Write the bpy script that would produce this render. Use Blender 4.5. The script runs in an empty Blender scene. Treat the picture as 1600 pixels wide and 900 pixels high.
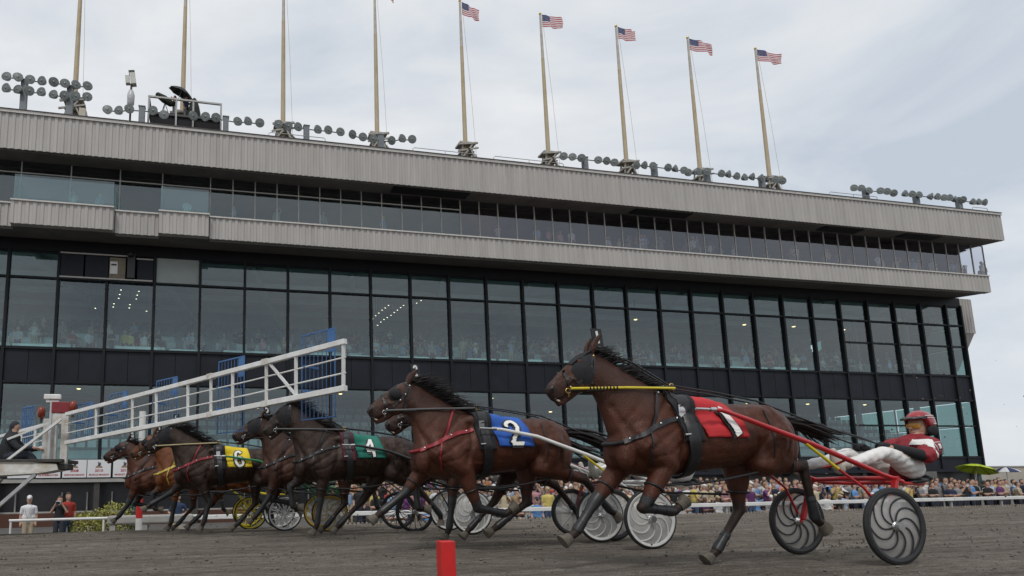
import bpy, math, random
import numpy as np
from mathutils import Vector, Matrix
from mathutils.bvhtree import BVHTree

random.seed(7)
R = math.radians
S = bpy.context.scene
COL = S.collection

# ------------------------------------------------------------------ camera
cam_d = bpy.data.cameras.new('camera')
cam_d.sensor_width = 36.0
cam_d.lens = 1051.0 / 1600 * 36
cam_d.shift_x = (800 - 571) / 1600
cam_d.shift_y = (600 - 450) / 1600
cam_d.clip_start = 0.05
cam_d.clip_end = 6000
cam = bpy.data.objects.new('camera', cam_d)
COL.objects.link(cam)
CX, CZ = np.array([0.97289, -0.02118, -0.23030]), np.array([-0.01413, 0.98834, -0.15160])
def _n(v): return v / np.linalg.norm(v)
_f = 1051.0
_dx = _n(np.array([(5013 - 571) / _f, -(695 - 600) / _f, -1]))
_dz = _n(np.array([(470 - 571) / _f, (6300 + 600) / _f, -1]))
_dz = _n(_dz - _dx * _dx.dot(_dz))
_dy = np.cross(_dz, _dx)
CAMM = np.stack([_dx, _dy, _dz], 1)           # world axes seen in camera axes
cam.matrix_world = Matrix(CAMM.T.tolist()).to_4x4()
cam.location = (0, 0, 0.8)
S.camera = cam
def onY(x, y, Y):
    """point of the vertical plane at depth Y that the photograph shows at pixel x, y"""
    r = CAMM.T @ np.array([(x - 571) / _f, -(y - 600) / _f, -1])
    return np.array([0, 0, 0.8]) + r * (Y / r[1])

# ------------------------------------------------------------------ sky, sun, exposure
W = bpy.data.worlds.new('World'); S.world = W; W.use_nodes = True
nt = W.node_tree; nt.nodes.clear()
SUN_EL, SUN_AZ = 56, 205          # azimuth measured clockwise from +Y
out = nt.nodes.new('ShaderNodeOutputWorld')
sky = nt.nodes.new('ShaderNodeTexSky'); sky.sky_type = 'NISHITA'; sky.sun_disc = False
sky.sun_elevation = R(SUN_EL); sky.sun_rotation = R(SUN_AZ)
bg1 = nt.nodes.new('ShaderNodeBackground'); bg1.inputs['Strength'].default_value = 0.08
nt.links.new(sky.outputs[0], bg1.inputs[0])
tc = nt.nodes.new('ShaderNodeTexCoord')
mp = nt.nodes.new('ShaderNodeMapping'); mp.inputs['Scale'].default_value = (1.0, 1.0, 2.6)
mp.inputs['Rotation'].default_value = (0.1, 0.25, 0.4)
nt.links.new(tc.outputs['Generated'], mp.inputs[0])
n1 = nt.nodes.new('ShaderNodeTexNoise'); n1.inputs['Scale'].default_value = 2.3; n1.inputs['Detail'].default_value = 7
n1.inputs['Roughness'].default_value = 0.52; n1.inputs['Distortion'].default_value = 0.5
nt.links.new(mp.outputs[0], n1.inputs['Vector'])
cr = nt.nodes.new('ShaderNodeValToRGB')
cr.color_ramp.elements[0].position = 0.34; cr.color_ramp.elements[0].color = (0.52, 0.58, 0.66, 1)
cr.color_ramp.elements[1].position = 0.66; cr.color_ramp.elements[1].color = (0.84, 0.845, 0.85, 1)
e = cr.color_ramp.elements.new(0.5); e.color = (0.69, 0.725, 0.765, 1)
nt.links.new(n1.outputs[0], cr.inputs[0])
bg2 = nt.nodes.new('ShaderNodeBackground'); bg2.inputs['Strength'].default_value = 0.98
nt.links.new(cr.outputs[0], bg2.inputs[0])
mx = nt.nodes.new('ShaderNodeMixShader'); mx.inputs[0].default_value = 0.93
nt.links.new(bg1.outputs[0], mx.inputs[1]); nt.links.new(bg2.outputs[0], mx.inputs[2])
nt.links.new(mx.outputs[0], out.inputs[0])

sl = bpy.data.lights.new('sun', 'SUN'); sl.energy = 1.3; sl.angle = R(10); sl.color = (1.0, 0.96, 0.9)
so = bpy.data.objects.new('sun', sl); COL.objects.link(so)
az, el = R(SUN_AZ), R(SUN_EL)
d = Vector((math.sin(az) * math.cos(el), math.cos(az) * math.cos(el), math.sin(el)))
so.rotation_euler = d.to_track_quat('Z', 'Y').to_euler()
so.location = (0, -20, 40)
S.view_settings.view_transform = 'Standard'
S.view_settings.look = 'None'
S.view_settings.exposure = 0.15
S.view_settings.gamma = 1
S.view_settings.use_curve_mapping = False
S.render.engine = 'CYCLES'
S.cycles.max_bounces = 8
S.cycles.transparent_max_bounces = 16
S.cycles.caustics_reflective = False
S.cycles.caustics_refractive = False

# ------------------------------------------------------------------ materials
MATS = {}
def pmat(name, col, rough=0.6, metal=0.0, noise=None, bump=None, spec=0.5, coat=0.0, objcol=False, attr=None, stretch=None, sheen=0, emit=None, col2=None):
    """noise=(scale, amount) varies the base colour; bump=(scale, strength, distance)"""
    if name in MATS: return MATS[name]
    m = bpy.data.materials.new(name); m.use_nodes = True
    t = m.node_tree; b = t.nodes['Principled BSDF']
    b.inputs['Base Color'].default_value = (*col, 1)
    b.inputs['Roughness'].default_value = rough
    b.inputs['Metallic'].default_value = metal
    b.inputs['Specular IOR Level'].default_value = spec
    b.inputs['Coat Weight'].default_value = coat
    b.inputs['Sheen Weight'].default_value = sheen
    co = t.nodes.new('ShaderNodeTexCoord')
    vec = co.outputs['Object']
    if stretch:
        mpn = t.nodes.new('ShaderNodeMapping'); mpn.inputs['Scale'].default_value = stretch
        t.links.new(vec, mpn.inputs[0]); vec = mpn.outputs[0]
    base = None
    if objcol:
        oi = t.nodes.new('ShaderNodeObjectInfo'); base = oi.outputs['Color']
    if attr:
        at = t.nodes.new('ShaderNodeAttribute'); at.attribute_name = attr; base = at.outputs['Color']
    if noise:
        nz = t.nodes.new('ShaderNodeTexNoise'); nz.inputs['Scale'].default_value = noise[0]; nz.inputs['Detail'].default_value = 6
        nz.inputs['Roughness'].default_value = 0.62
        t.links.new(vec, nz.inputs['Vector'])
        rp = t.nodes.new('ShaderNodeMapRange'); rp.inputs[1].default_value = 0.3; rp.inputs[2].default_value = 0.7
        t.links.new(nz.outputs[0], rp.inputs[0])
        if col2:
            mix = t.nodes.new('ShaderNodeMix'); mix.data_type = 'RGBA'
            mix.inputs[6].default_value = (*col, 1); mix.inputs[7].default_value = (*col2, 1)
            t.links.new(rp.outputs[0], mix.inputs[0]); base = mix.outputs[2]
        else:
            rp.inputs[3].default_value = 1 - noise[1]; rp.inputs[4].default_value = 1 + noise[1]
            mul = t.nodes.new('ShaderNodeVectorMath'); mul.operation = 'SCALE'
            if base is None: mul.inputs[0].default_value = col
            else: t.links.new(base, mul.inputs[0])
            t.links.new(rp.outputs[0], mul.inputs['Scale']); base = mul.outputs[0]
    if base is not None: t.links.new(base, b.inputs['Base Color'])
    if bump:
        nb = t.nodes.new('ShaderNodeTexNoise'); nb.inputs['Scale'].default_value = bump[0]; nb.inputs['Detail'].default_value = 5
        t.links.new(vec, nb.inputs['Vector'])
        bp = t.nodes.new('ShaderNodeBump'); bp.inputs['Strength'].default_value = bump[1]
        bp.inputs['Distance'].default_value = bump[2] if len(bump) > 2 else 0.02
        t.links.new(nb.outputs[0], bp.inputs['Height']); t.links.new(bp.outputs[0], b.inputs['Normal'])
    if emit:
        b.inputs['Emission Color'].default_value = (*emit[0], 1); b.inputs['Emission Strength'].default_value = emit[1]
    MATS[name] = m
    return m

def glassmat(name, tint, gloss, rough=0.02, gcol=(1, 1, 1)):
    m = bpy.data.materials.new(name); m.use_nodes = True
    t = m.node_tree; t.nodes.clear()
    o = t.nodes.new('ShaderNodeOutputMaterial')
    tr = t.nodes.new('ShaderNodeBsdfTransparent'); tr.inputs[0].default_value = (*tint, 1)
    gl = t.nodes.new('ShaderNodeBsdfGlossy'); gl.inputs['Roughness'].default_value = rough; gl.inputs[0].default_value = (*gcol, 1)
    lw = t.nodes.new('ShaderNodeFresnel'); lw.inputs[0].default_value = 1.5
    ad = t.nodes.new('ShaderNodeMath'); ad.operation = 'MULTIPLY_ADD'; ad.inputs[1].default_value = 1.0; ad.inputs[2].default_value = gloss
    ad.use_clamp = True
    geo = t.nodes.new('ShaderNodeNewGeometry'); inv = t.nodes.new('ShaderNodeMath'); inv.operation = 'SUBTRACT'; inv.inputs[0].default_value = 1.0
    t.links.new(geo.outputs['Backfacing'], inv.inputs[1])
    fm = t.nodes.new('ShaderNodeMath'); fm.operation = 'MULTIPLY'
    t.links.new(lw.outputs[0], ad.inputs[0])
    t.links.new(ad.outputs[0], fm.inputs[0]); t.links.new(inv.outputs[0], fm.inputs[1])
    mxs = t.nodes.new('ShaderNodeMixShader')
    t.links.new(fm.outputs[0], mxs.inputs[0]); t.links.new(tr.outputs[0], mxs.inputs[1]); t.links.new(gl.outputs[0], mxs.inputs[2])
    t.links.new(mxs.outputs[0], o.inputs[0])
    MATS[name] = m
    return m

M_black = pmat('black_leather', (0.012, 0.012, 0.014), 0.42, noise=(30, 0.3), spec=0.5)
M_blackcloth = pmat('black_cloth', (0.012, 0.012, 0.015), 0.85, noise=(25, 0.3), bump=(60, 0.2, 0.004))
M_chrome = pmat('steel', (0.62, 0.62, 0.62), 0.25, 1.0, noise=(30, 0.15))
M_brass = pmat('brass', (0.65, 0.45, 0.16), 0.3, 1.0, noise=(30, 0.15))
M_white = pmat('white_paint', (0.76, 0.77, 0.77), 0.4, noise=(5.0, 0.2), bump=(40, 0.05, 0.003), col2=(.60, .585, .55))
M_whitedirty = pmat('worn_white_paint', (0.72, 0.73, 0.72), 0.45, noise=(4.5, 0.25), bump=(20, 0.1, 0.004), col2=(0.40, 0.34, 0.26))
M_rubber = pmat('rubber', (0.016, 0.016, 0.017), 0.75, noise=(20, 0.4))
M_hoof = pmat('hoof_horn', (0.10, 0.085, 0.065), 0.7, noise=(25, 0.35), bump=(60, 0.3, 0.004))
M_boot = pmat('boot_rubber', (0.014, 0.0145, 0.016), 0.42, noise=(18, 0.4), bump=(30, 0.2, 0.004))
M_mane = pmat('dark_hair', (0.010, 0.007, 0.006), 0.6, noise=(20, 0.4), spec=0.4)
M_eye = pmat('eye_black', (0.006, 0.005, 0.004), 0.08)
M_skin = pmat('skin', (0.42, 0.25, 0.18), 0.55, noise=(12, 0.1))
M_hair = pmat('brown_hair', (0.035, 0.024, 0.018), 0.7, noise=(20, 0.3))
M_shirt = pmat('shirt_cloth', (0.5, 0.5, 0.5), 0.85, objcol=True, noise=(9, 0.12), bump=(18, 0.25, 0.02))
M_trousers = pmat('dark_trousers', (0.03, 0.035, 0.05), 0.85, noise=(9, 0.25), bump=(18, 0.25, 0.02))
M_khaki = pmat('khaki_cloth', (0.42, 0.34, 0.24), 0.85, noise=(9, 0.12), bump=(18, 0.25, 0.02))
M_shoe = pmat('shoe_leather', (0.02, 0.018, 0.016), 0.5, noise=(12, 0.2))
M_red = pmat('red_enamel', (0.42, 0.012, 0.016), 0.28, noise=(5, 0.08), coat=0.3)

# ------------------------------------------------------------------ mesh helpers
class MB:
    def __init__(s): s.v = []; s.f = []; s.mi = []; s.sm = []
    def add(s, verts, faces, mi=0, smooth=False):
        o = len(s.v); s.v += [tuple(map(float, p)) for p in verts]
        for f in faces: s.f.append(tuple(i + o for i in f)); s.mi.append(mi); s.sm.append(smooth)
        return s
    def box(s, lo, hi, mi=0):
        x0, y0, z0 = lo; x1, y1, z1 = hi
        v = [(x0,y0,z0),(x1,y0,z0),(x1,y1,z0),(x0,y1,z0),(x0,y0,z1),(x1,y0,z1),(x1,y1,z1),(x0,y1,z1)]
        return s.add(v, [(0,3,2,1),(4,5,6,7),(0,1,5,4),(1,2,6,5),(2,3,7,6),(3,0,4,7)], mi)
    def obox(s, c, ax, ay, az, mi=0):
        c, ax, ay, az = map(np.array, (c, ax, ay, az))
        v = [c + i*ax + j*ay + k*az for k in (-1,1) for (i,j) in ((-1,-1),(1,-1),(1,1),(-1,1))]
        return s.add(v, [(0,3,2,1),(4,5,6,7),(0,1,5,4),(1,2,6,5),(2,3,7,6),(3,0,4,7)], mi)
    def bar(s, a, b, w, h=None, up=(0,0,1), mi=0):
        a, b = np.array(a, float), np.array(b, float); h = h or w
        t = b - a; L = np.linalg.norm(t); t /= L
        u = np.array(up, float); sd = np.cross(t, u)
        if np.linalg.norm(sd) < 1e-4: sd = np.cross(t, (1, 0, 0))
        sd = _n(sd); u = np.cross(sd, t)
        return s.obox((a+b)/2, t*L/2, sd*w/2, u*h/2, mi)
    def tube(s, pts, r, n=8, mi=0, caps=True, smooth=True, closed=False, split=True):
        pts = [np.array(p, float) for p in pts]; m = len(pts)
        rs = [r]*m if np.isscalar(r) else list(r)
        V = []; prev = None
        for i, p in enumerate(pts):
            if closed: t = pts[(i+1) % m] - pts[i-1]
            else: t = pts[min(i+1, m-1)] - pts[max(i-1, 0)]
            t = _n(t) if np.linalg.norm(t) > 1e-9 else np.array([0,0,1.])
            if prev is None:
                a = np.cross(t, (0,0,1)) if abs(t[2]) < .9 else np.cross(t, (1,0,0))
            else: a = prev - t*prev.dot(t)
            a = _n(a); prev = a; b = np.cross(t, a)
            for k in range(n):
                q = 2*math.pi*k/n; V.append(p + rs[i]*(a*math.cos(q) + b*math.sin(q)))
        F = []
        for i in range(m if closed else m-1):
            j = (i+1) % m
            for k in range(n): F.append((i*n+k, i*n+(k+1)%n, j*n+(k+1)%n, j*n+k))
        if caps and not closed:
            if split:
                s.add(V[:n], [tuple(range(n-1, -1, -1))], mi, False); s.add(V[-n:], [tuple(range(n))], mi, False)
            else: F.append(tuple(range(n-1, -1, -1))); F.append(tuple((m-1)*n+k for k in range(n)))
        return s.add(V, F, mi, smooth)
    def lathe(s, prof, c=(0,0,0), axis=(0,0,1), n=24, mi=0, smooth=True, caps=True):
        """profile of (radius, height) turned about the axis"""
        ax = _n(np.array(axis, float)); a = np.cross(ax, (0,0,1)) if abs(ax[2]) < .9 else np.cross(ax, (1,0,0))
        a = _n(a); b = np.cross(ax, a); c = np.array(c, float)
        V = [c + ax*h + r*(a*math.cos(2*math.pi*k/n) + b*math.sin(2*math.pi*k/n)) for r, h in prof for k in range(n)]
        F = [(i*n+k, i*n+(k+1)%n, (i+1)*n+(k+1)%n, (i+1)*n+k) for i in range(len(prof)-1) for k in range(n)]
        if caps and prof[0][0] > 1e-5: s.add(V[:n], [tuple(range(n-1, -1, -1))], mi, False)
        if caps and prof[-1][0] > 1e-5: s.add(V[-n:], [tuple(range(n))], mi, False)
        return s.add(V, F, mi, smooth)
    def ell(s, c, r, rot=0.0, n=14, mi=0):
        """ellipsoid, rot about Y"""
        c = np.array(c, float); V = []; ca, sa = math.cos(rot), math.sin(rot); m = n//2+1
        for i in range(m+1):
            th = math.pi*i/m
            for k in range(n):
                ph = 2*math.pi*k/n
                p = np.array([r[0]*math.sin(th)*math.cos(ph), r[1]*math.sin(th)*math.sin(ph), r[2]*math.cos(th)])
                V.append(c + np.array([p[0]*ca + p[2]*sa, p[1], -p[0]*sa + p[2]*ca]))
        F = [(i*n+k, (i+1)*n+k, (i+1)*n+(k+1)%n, i*n+(k+1)%n) for i in range(m) for k in range(n)]
        return s.add(V, F, mi, True)
    def build(s, name, mat, parent=None, loc=None, bevel=0):
        me = bpy.data.meshes.new(name); me.from_pydata(s.v, [], s.f); me.update()
        for m in (mat if isinstance(mat, (list, tuple)) else [mat]): me.materials.append(m)
        me.polygons.foreach_set('material_index', s.mi)
        me.polygons.foreach_set('use_smooth', s.sm)
        o = bpy.data.objects.new(name, me); COL.objects.link(o)
        if parent: o.parent = parent
        if loc is not None: o.location = loc
        if bevel:
            bv = o.modifiers.new('bevel', 'BEVEL'); bv.width = bevel; bv.segments = 2; bv.limit_method = 'ANGLE'
        return o

def tag(o, label=None, cat=None, group=None, kind=None):
    if label: o['label'] = label
    if cat: o['category'] = cat
    if group: o['group'] = group
    if kind: o['kind'] = kind
    return o
def thing(name, label, cat, loc=(0,0,0), group=None, rz=0):
    o = bpy.data.objects.new(name, None); COL.objects.link(o); o.location = loc; o.rotation_euler = (0,0,rz)
    o.empty_display_size = 0.2
    return tag(o, label, cat, group)
def copy_tree(o, parent=None):
    c = o.copy(); COL.objects.link(c)
    if parent is not None: c.parent = parent
    for ch in list(o.children): copy_tree(ch, c)
    return c

def capsule(mb, pts, rs, n=12):
    """closed rounded limb along a polyline"""
    pts = [np.array(p, float) for p in pts]; rs = list(rs)
    P, Q = [], []
    t0 = _n(pts[0]-pts[1]); t1 = _n(pts[-1]-pts[-2])
    for a in (0.999, 0.8, 0.45): P.append(pts[0] + t0*rs[0]*a); Q.append(rs[0]*math.sqrt(max(1-a*a, 0.002)))
    for i in range(len(pts)-1):
        for k in range(3):
            u = k/3; P.append(pts[i]*(1-u)+pts[i+1]*u); Q.append(rs[i]*(1-u)+rs[i+1]*u)
    P.append(pts[-1]); Q.append(rs[-1])
    for a in (0.45, 0.8, 0.999): P.append(pts[-1] + t1*rs[-1]*a); Q.append(rs[-1]*math.sqrt(max(1-a*a, 0.002)))
    mb.tube(P, Q, n=n, split=False)

def remeshed(mb, voxel, smooth=5, name='tmp'):
    """one continuous skin round all the shapes in mb"""
    o = mb.build(name, [])
    rm = o.modifiers.new('r', 'REMESH'); rm.mode = 'VOXEL'; rm.voxel_size = voxel; rm.use_smooth_shade = True
    if smooth:
        sm = o.modifiers.new('s', 'SMOOTH'); sm.factor = 0.5; sm.iterations = smooth
    dg = bpy.context.evaluated_depsgraph_get(); dg.update()
    me = bpy.data.meshes.new_from_object(o.evaluated_get(dg))
    old = o.data
    bpy.data.objects.remove(o); bpy.data.meshes.remove(old)
    n = len(me.vertices); co = np.empty(n*3); me.vertices.foreach_get('co', co)
    me.polygons.foreach_set('use_smooth', [True]*len(me.polygons))
    return me, co.reshape(-1, 3)

def segdist(P, a, b):
    a, b = np.array(a, float), np.array(b, float); ab = b-a
    t = np.clip(((P-a) @ ab)/max(ab.dot(ab), 1e-9), 0, 1)
    return np.linalg.norm(P-(a+t[:, None]*ab), axis=1), t

def text_mesh(s, size, bold=0.0):
    c = bpy.data.curves.new('t', 'FONT'); c.body = s; c.size = size; c.align_x = 'CENTER'; c.offset = bold; c.resolution_u = 3
    o = bpy.data.objects.new('t', c); COL.objects.link(o)
    dg = bpy.context.evaluated_depsgraph_get(); dg.update()
    me = bpy.data.meshes.new_from_object(o.evaluated_get(dg))
    v = [tuple(p.co) for p in me.vertices]; f = [tuple(p.vertices) for p in me.polygons]
    bpy.data.objects.remove(o); bpy.data.curves.remove(c); bpy.data.meshes.remove(me)
    return v, f

# ================================================================== GROUND
def gz(X, Y):
    if Y < 11: z = 0.0
    elif Y < 16.5: z = -0.12*(Y-11)/5.5
    elif Y < 20.5: z = -0.12 - 1.03*(Y-16.5)/4.0
    else: z = -1.15
    return z
dirt = pmat('track_dirt', (0.105, 0.092, 0.080), 0.95, noise=None)
def dirt_nodes(m):
    t = m.node_tree; b = t.nodes['Principled BSDF']
    b.inputs['Specular IOR Level'].default_value = 0.2
    tcn = t.nodes.new('ShaderNodeTexCoord')
    def noise(scale, st, detail=8, rough=.65):
        mpn = t.nodes.new('ShaderNodeMapping'); mpn.inputs['Scale'].default_value = st
        t.links.new(tcn.outputs['Object'], mpn.inputs[0])
        nz = t.nodes.new('ShaderNodeTexNoise'); nz.inputs['Scale'].default_value = scale; nz.inputs['Detail'].default_value = detail; nz.inputs['Roughness'].default_value = rough
        t.links.new(mpn.outputs[0], nz.inputs['Vector']); return nz.outputs[0]
    a = noise(1.3, (0.25, 2.2, 1)); bb = noise(9, (0.6, 1.6, 1)); c = noise(45, (1, 1, 1), 4)
    def ramp(x, p0, p1, c0, c1):
        r = t.nodes.new('ShaderNodeValToRGB'); r.color_ramp.elements[0].position = p0; r.color_ramp.elements[1].position = p1
        r.color_ramp.elements[0].color = (*c0, 1); r.color_ramp.elements[1].color = (*c1, 1)
        t.links.new(x, r.inputs[0]); return r.outputs[0]
    base = ramp(a, .36, .64, (0.19, 0.163, 0.135), (0.335, 0.305, 0.262))
    m2 = ramp(bb, .33, .62, (0.62, 0.585, 0.55), (1.10, 1.10, 1.10))
    m3 = ramp(c, .3, .7, (0.55, 0.54, 0.53), (1.3, 1.3, 1.3))
    def mul(x, y):
        q = t.nodes.new('ShaderNodeVectorMath'); q.operation = 'MULTIPLY'; t.links.new(x, q.inputs[0]); t.links.new(y, q.inputs[1]); return q.outputs[0]
    t.links.new(mul(mul(base, m2), m3), b.inputs['Base Color'])
    s1 = t.nodes.new('ShaderNodeMath'); s1.operation = 'ADD'; t.links.new(bb, s1.inputs[0]); t.links.new(c, s1.inputs[1])
    bp = t.nodes.new('ShaderNodeBump'); bp.inputs['Strength'].default_value = 1.0; bp.inputs['Distance'].default_value = 0.07
    t.links.new(s1.outputs[0], bp.inputs['Height']); t.links.new(bp.outputs[0], b.inputs['Normal'])
dirt_nodes(dirt)
def sheet(name, xs, ys, zf, mat):
    V = [(x, y, zf(x, y)) for y in ys for x in xs]; n = len(xs)
    F = [(j*n+i, j*n+i+1, (j+1)*n+i+1, (j+1)*n+i) for j in range(len(ys)-1) for i in range(n-1)]
    mb = MB(); mb.add(V, F, 0, True); o = mb.build(name, mat); return tag(o, kind='structure')
rg = random.Random(3)
_xs = [-400, -150, -60] + list(np.arange(-25, 45, 0.22)) + [50, 60, 80, 150, 400]
_ys = [-120, -30, -6] + list(np.arange(0, 3, 0.3)) + list(np.arange(3, 17.2, 0.14)) + [17.6, 18.2, 19, 20, 20.5, 21]
_ph = [(rg.uniform(0.2, 1.2), rg.uniform(2, 9), rg.uniform(0, 6)) for _ in range(9)]
def track_z(x, y):
    z = gz(x, y)
    if 0 < y < 18 and -26 < x < 46:
        z += sum(0.0035*math.sin(a*x + b*y + c) for a, b, c in _ph) + rg.uniform(-0.005, 0.005)
    return z
sheet('track', _xs, _ys, track_z, dirt)
apron_m = pmat('apron_asphalt', (0.12, 0.115, 0.11), 0.9, noise=(1.5, 0.2), bump=(30, 0.3, 0.01))
def apron_z(x, y): return -1.155 + .075*min(max(y-26, 0), 11)*min(max((x-3)/5, 0), 1)
sheet('apron', [-1500, -60, 0, 3, 4, 5, 6, 7, 8, 60, 1500], [20.6, 26, 29, 33, 37, 40, 80, 300, 3000], apron_z, apron_m)
sheet('infield', [-1500, -400], [-120, 3000], lambda x, y: -1.2, apron_m)

# loose clods of dirt on the track
cl = MB(); rc = random.Random(11)
for i in range(5200):
    Y = 3.2 + 13.5*rc.random()**1.3; X = rc.uniform(-5, 4 + Y*1.6)
    r = rc.choice((0.006, 0.008, 0.010, 0.013, 0.018)) * (0.8 + 0.5*rc.random())
    z = gz(X, Y) + r*0.3
    v = [(X+r*rc.uniform(.7,1.5), Y, z), (X-r*rc.uniform(.7,1.5), Y, z), (X, Y+r, z), (X, Y-r, z), (X, Y, z+r*rc.uniform(.5,1)), (X, Y, z-r)]
    cl.add(v, [(0,2,4),(2,1,4),(1,3,4),(3,0,4),(2,0,5),(1,2,5),(3,1,5),(0,3,5)])
M_clod = pmat('dirt_clods', (0.125, 0.108, 0.092), 0.95, noise=(8, 0.5))
tag(cl.build('dirt_clods', M_clod), 'small loose clods of dirt scattered over the track surface', 'dirt', kind='stuff')
fl = MB()
def spray(X, Y, z0, n, dx, dz, sy=.12):
    for i in range(n):
        u = rc.random(); x = X + dx*u + rc.gauss(0, .1); z = max(0.02, z0 + dz*u*rc.random() + abs(rc.gauss(0, .06))); y = Y + rc.gauss(0, sy)
        r = rc.choice((.004, .006, .008, .012))
        fl.add([(x+r*1.4, y, z), (x-r, y, z+r*.4), (x, y+r, z), (x, y-r, z), (x, y, z+r), (x, y, z-r)], [(0,2,4),(2,1,4),(1,3,4),(3,0,4),(2,0,5),(1,2,5),(3,1,5),(0,3,5)])
spray(5.9, 5.6, .05, 150, .9, .35, .2); spray(4.2, 5.8, .02, 60, .8, .25); spray(6.9, 5.4, .1, 60, 1.2, .8, .3); spray(3.6, 7.9, .03, 90, .8, .35); spray(6.4, 5.5, 1.2, 35, 2.2, 1.2, .5)
spray(2.0, 11, .0, 50, .8, .3); spray(-.5, 13.5, -.03, 50, 1.0, .4)
tag(fl.build('flying_dirt', M_clod), 'bits of dirt thrown up in the air by the hooves', 'dirt', kind='stuff')

# ================================================================== GRANDSTAND
M_clad = pmat('ribbed_cladding', (0.385, 0.366, 0.345), 0.55, noise=(1.6, 0.13), bump=(6, 0.05, 0.01), stretch=(1, 1, 0.12))
M_cap = pmat('parapet_cap', (0.52, 0.50, 0.47), 0.5, noise=(2, 0.12))
M_flash = pmat('dark_flashing', (0.055, 0.05, 0.048), 0.6, noise=(2, 0.2))
M_soff = pmat('soffit_panel', (0.13, 0.12, 0.115), 0.8, noise=(0.7, 0.25))
M_mull = pmat('black_mullion', (0.009, 0.010, 0.013), 0.55, noise=(2, 0.2), spec=0.25)
M_span = pmat('dark_spandrel', (0.011, 0.0135, 0.020), 0.55, noise=(0.6, 0.35), spec=0.25)
M_alu = pmat('aluminium_mullion', (0.40, 0.385, 0.36), 0.45, noise=(2, 0.12))
M_int = pmat('interior_wall', (0.40, 0.47, 0.46), 0.9, noise=(0.5, 0.2))
M_tier = pmat('seating_tier', (0.36, 0.46, 0.44), 0.9, noise=(1.2, 0.2))
M_counter = pmat('pale_counter', (0.62, 0.74, 0.71), 0.7, noise=(2, 0.15))
M_seat = pmat('dark_seats', (0.14, 0.18, 0.18), 0.7, noise=(2, 0.3))
M_conc = pmat('concrete', (0.33, 0.32, 0.30), 0.85, noise=(2, 0.15), bump=(15, 0.2, 0.01))
M_brown = pmat('brown_brick', (0.085, 0.035, 0.022), 0.85, noise=(14, 0.3), stretch=(1, 1, 3))
G_main = glassmat('tinted_glass', (0.80, 0.91, 0.92), 0.07, gcol=(.88, .96, 1.0))
G_bal = glassmat('balcony_glass', (0.80, 0.92, 0.92), 0.08, gcol=(.86, .96, 1.0))
G_grey = glassmat('grey_glass', (0.82, 0.83, 0.86), 0.085, gcol=(.92, .94, 1.0))
G_end = glassmat('end_glass', (0.40, 0.53, 0.51), 0.05)

X0, XE, YF = -21.92, 60.12, 41.0
gs = thing('grandstand', 'long grey racecourse grandstand with ribbed fascia bands and dark tinted glass front', 'grandstand', (20, 41, -1.15))
def gpart(mb, name, mat, label=None, parent=None, bevel=0):
    o = mb.build(name, mat, parent or gs, bevel=bevel)
    o.matrix_parent_inverse = Matrix.Identity(4)
    if parent is None: o.location = (-20, -41, 1.15)
    if label: o['label'] = label
    return o

def ribbed(x0, x1, y, z0, z1, pitch=0.36, depth=0.045, thick=0.3):
    mb = MB(); n = int((x1-x0)/pitch); V = []
    pr = []
    for i in range(n+1):
        x = x0 + (x1-x0)*i/max(n, 1); p = (x1-x0)/max(n, 1)
        pr += [(x, y), (x+p*.42, y), (x+p*.52, y+depth), (x+p*.90, y+depth)] if i < n else [(x, y)]
    m = len(pr)
    V = [(a, b, z0) for a, b in pr] + [(a, b, z1) for a, b in pr]
    F = [(i, i+1, m+i+1, m+i) for i in range(m-1)]
    V += [(x0, y+thick, z0), (x1, y+thick, z0), (x0, y+thick, z1), (x1, y+thick, z1)]
    k = 2*m
    F += [(k+1, k, k+2, k+3), (m-1, k+1, k+3, 2*m-1), (k, 0, m, k+2)]
    F += [tuple([k] + [k+1] + list(range(m-1, -1, -1))), tuple([k+3, k+2] + list(range(m, 2*m)))]
    return mb.add(V, F)

# top fascia, roof and soffit
gpart(ribbed(X0, 61.55, 38.0, 19.42, 21.58), 'fascia', M_clad)
gpart(MB().box((X0, 37.95, 21.583), (61.6, 38.45, 21.68)).box((X0, 37.92, 21.50), (61.62, 37.995, 21.56)), 'fascia_cap', M_cap)
gpart(MB().box((X0, 37.97, 21.56), (61.6, 38.0, 21.583)).box((X0, 37.9, 21.683), (61.6, 38.3, 21.72)), 'roof_flashing', M_flash)
gpart(MB().box((X0, 38.31, 21.25), (61.5, 56, 21.5)), 'roof', M_flash)
gpart(MB().add([(X0, 38.05, 19.40), (61.5, 38.05, 19.40), (61.5, 40.9, 19.66), (X0, 40.9, 19.66), (X0, 38.05, 19.46), (61.5, 38.05, 19.46), (61.5, 40.9, 19.72), (X0, 40.9, 19.72)],
     [(0,3,2,1),(4,5,6,7),(0,1,5,4),(1,2,6,5),(2,3,7,6),(3,0,4,7)]), 'soffit', M_soff)
mb = MB()
for xa, xb in ((11.2, 16.3), (28.5, 33), (44.5, 48), (52, 55.5)):
    gpart(MB().box((xa, 38.3, 19.37), (xb, 39.2, 19.41)), 'soffit_vent', M_mull)
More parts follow.
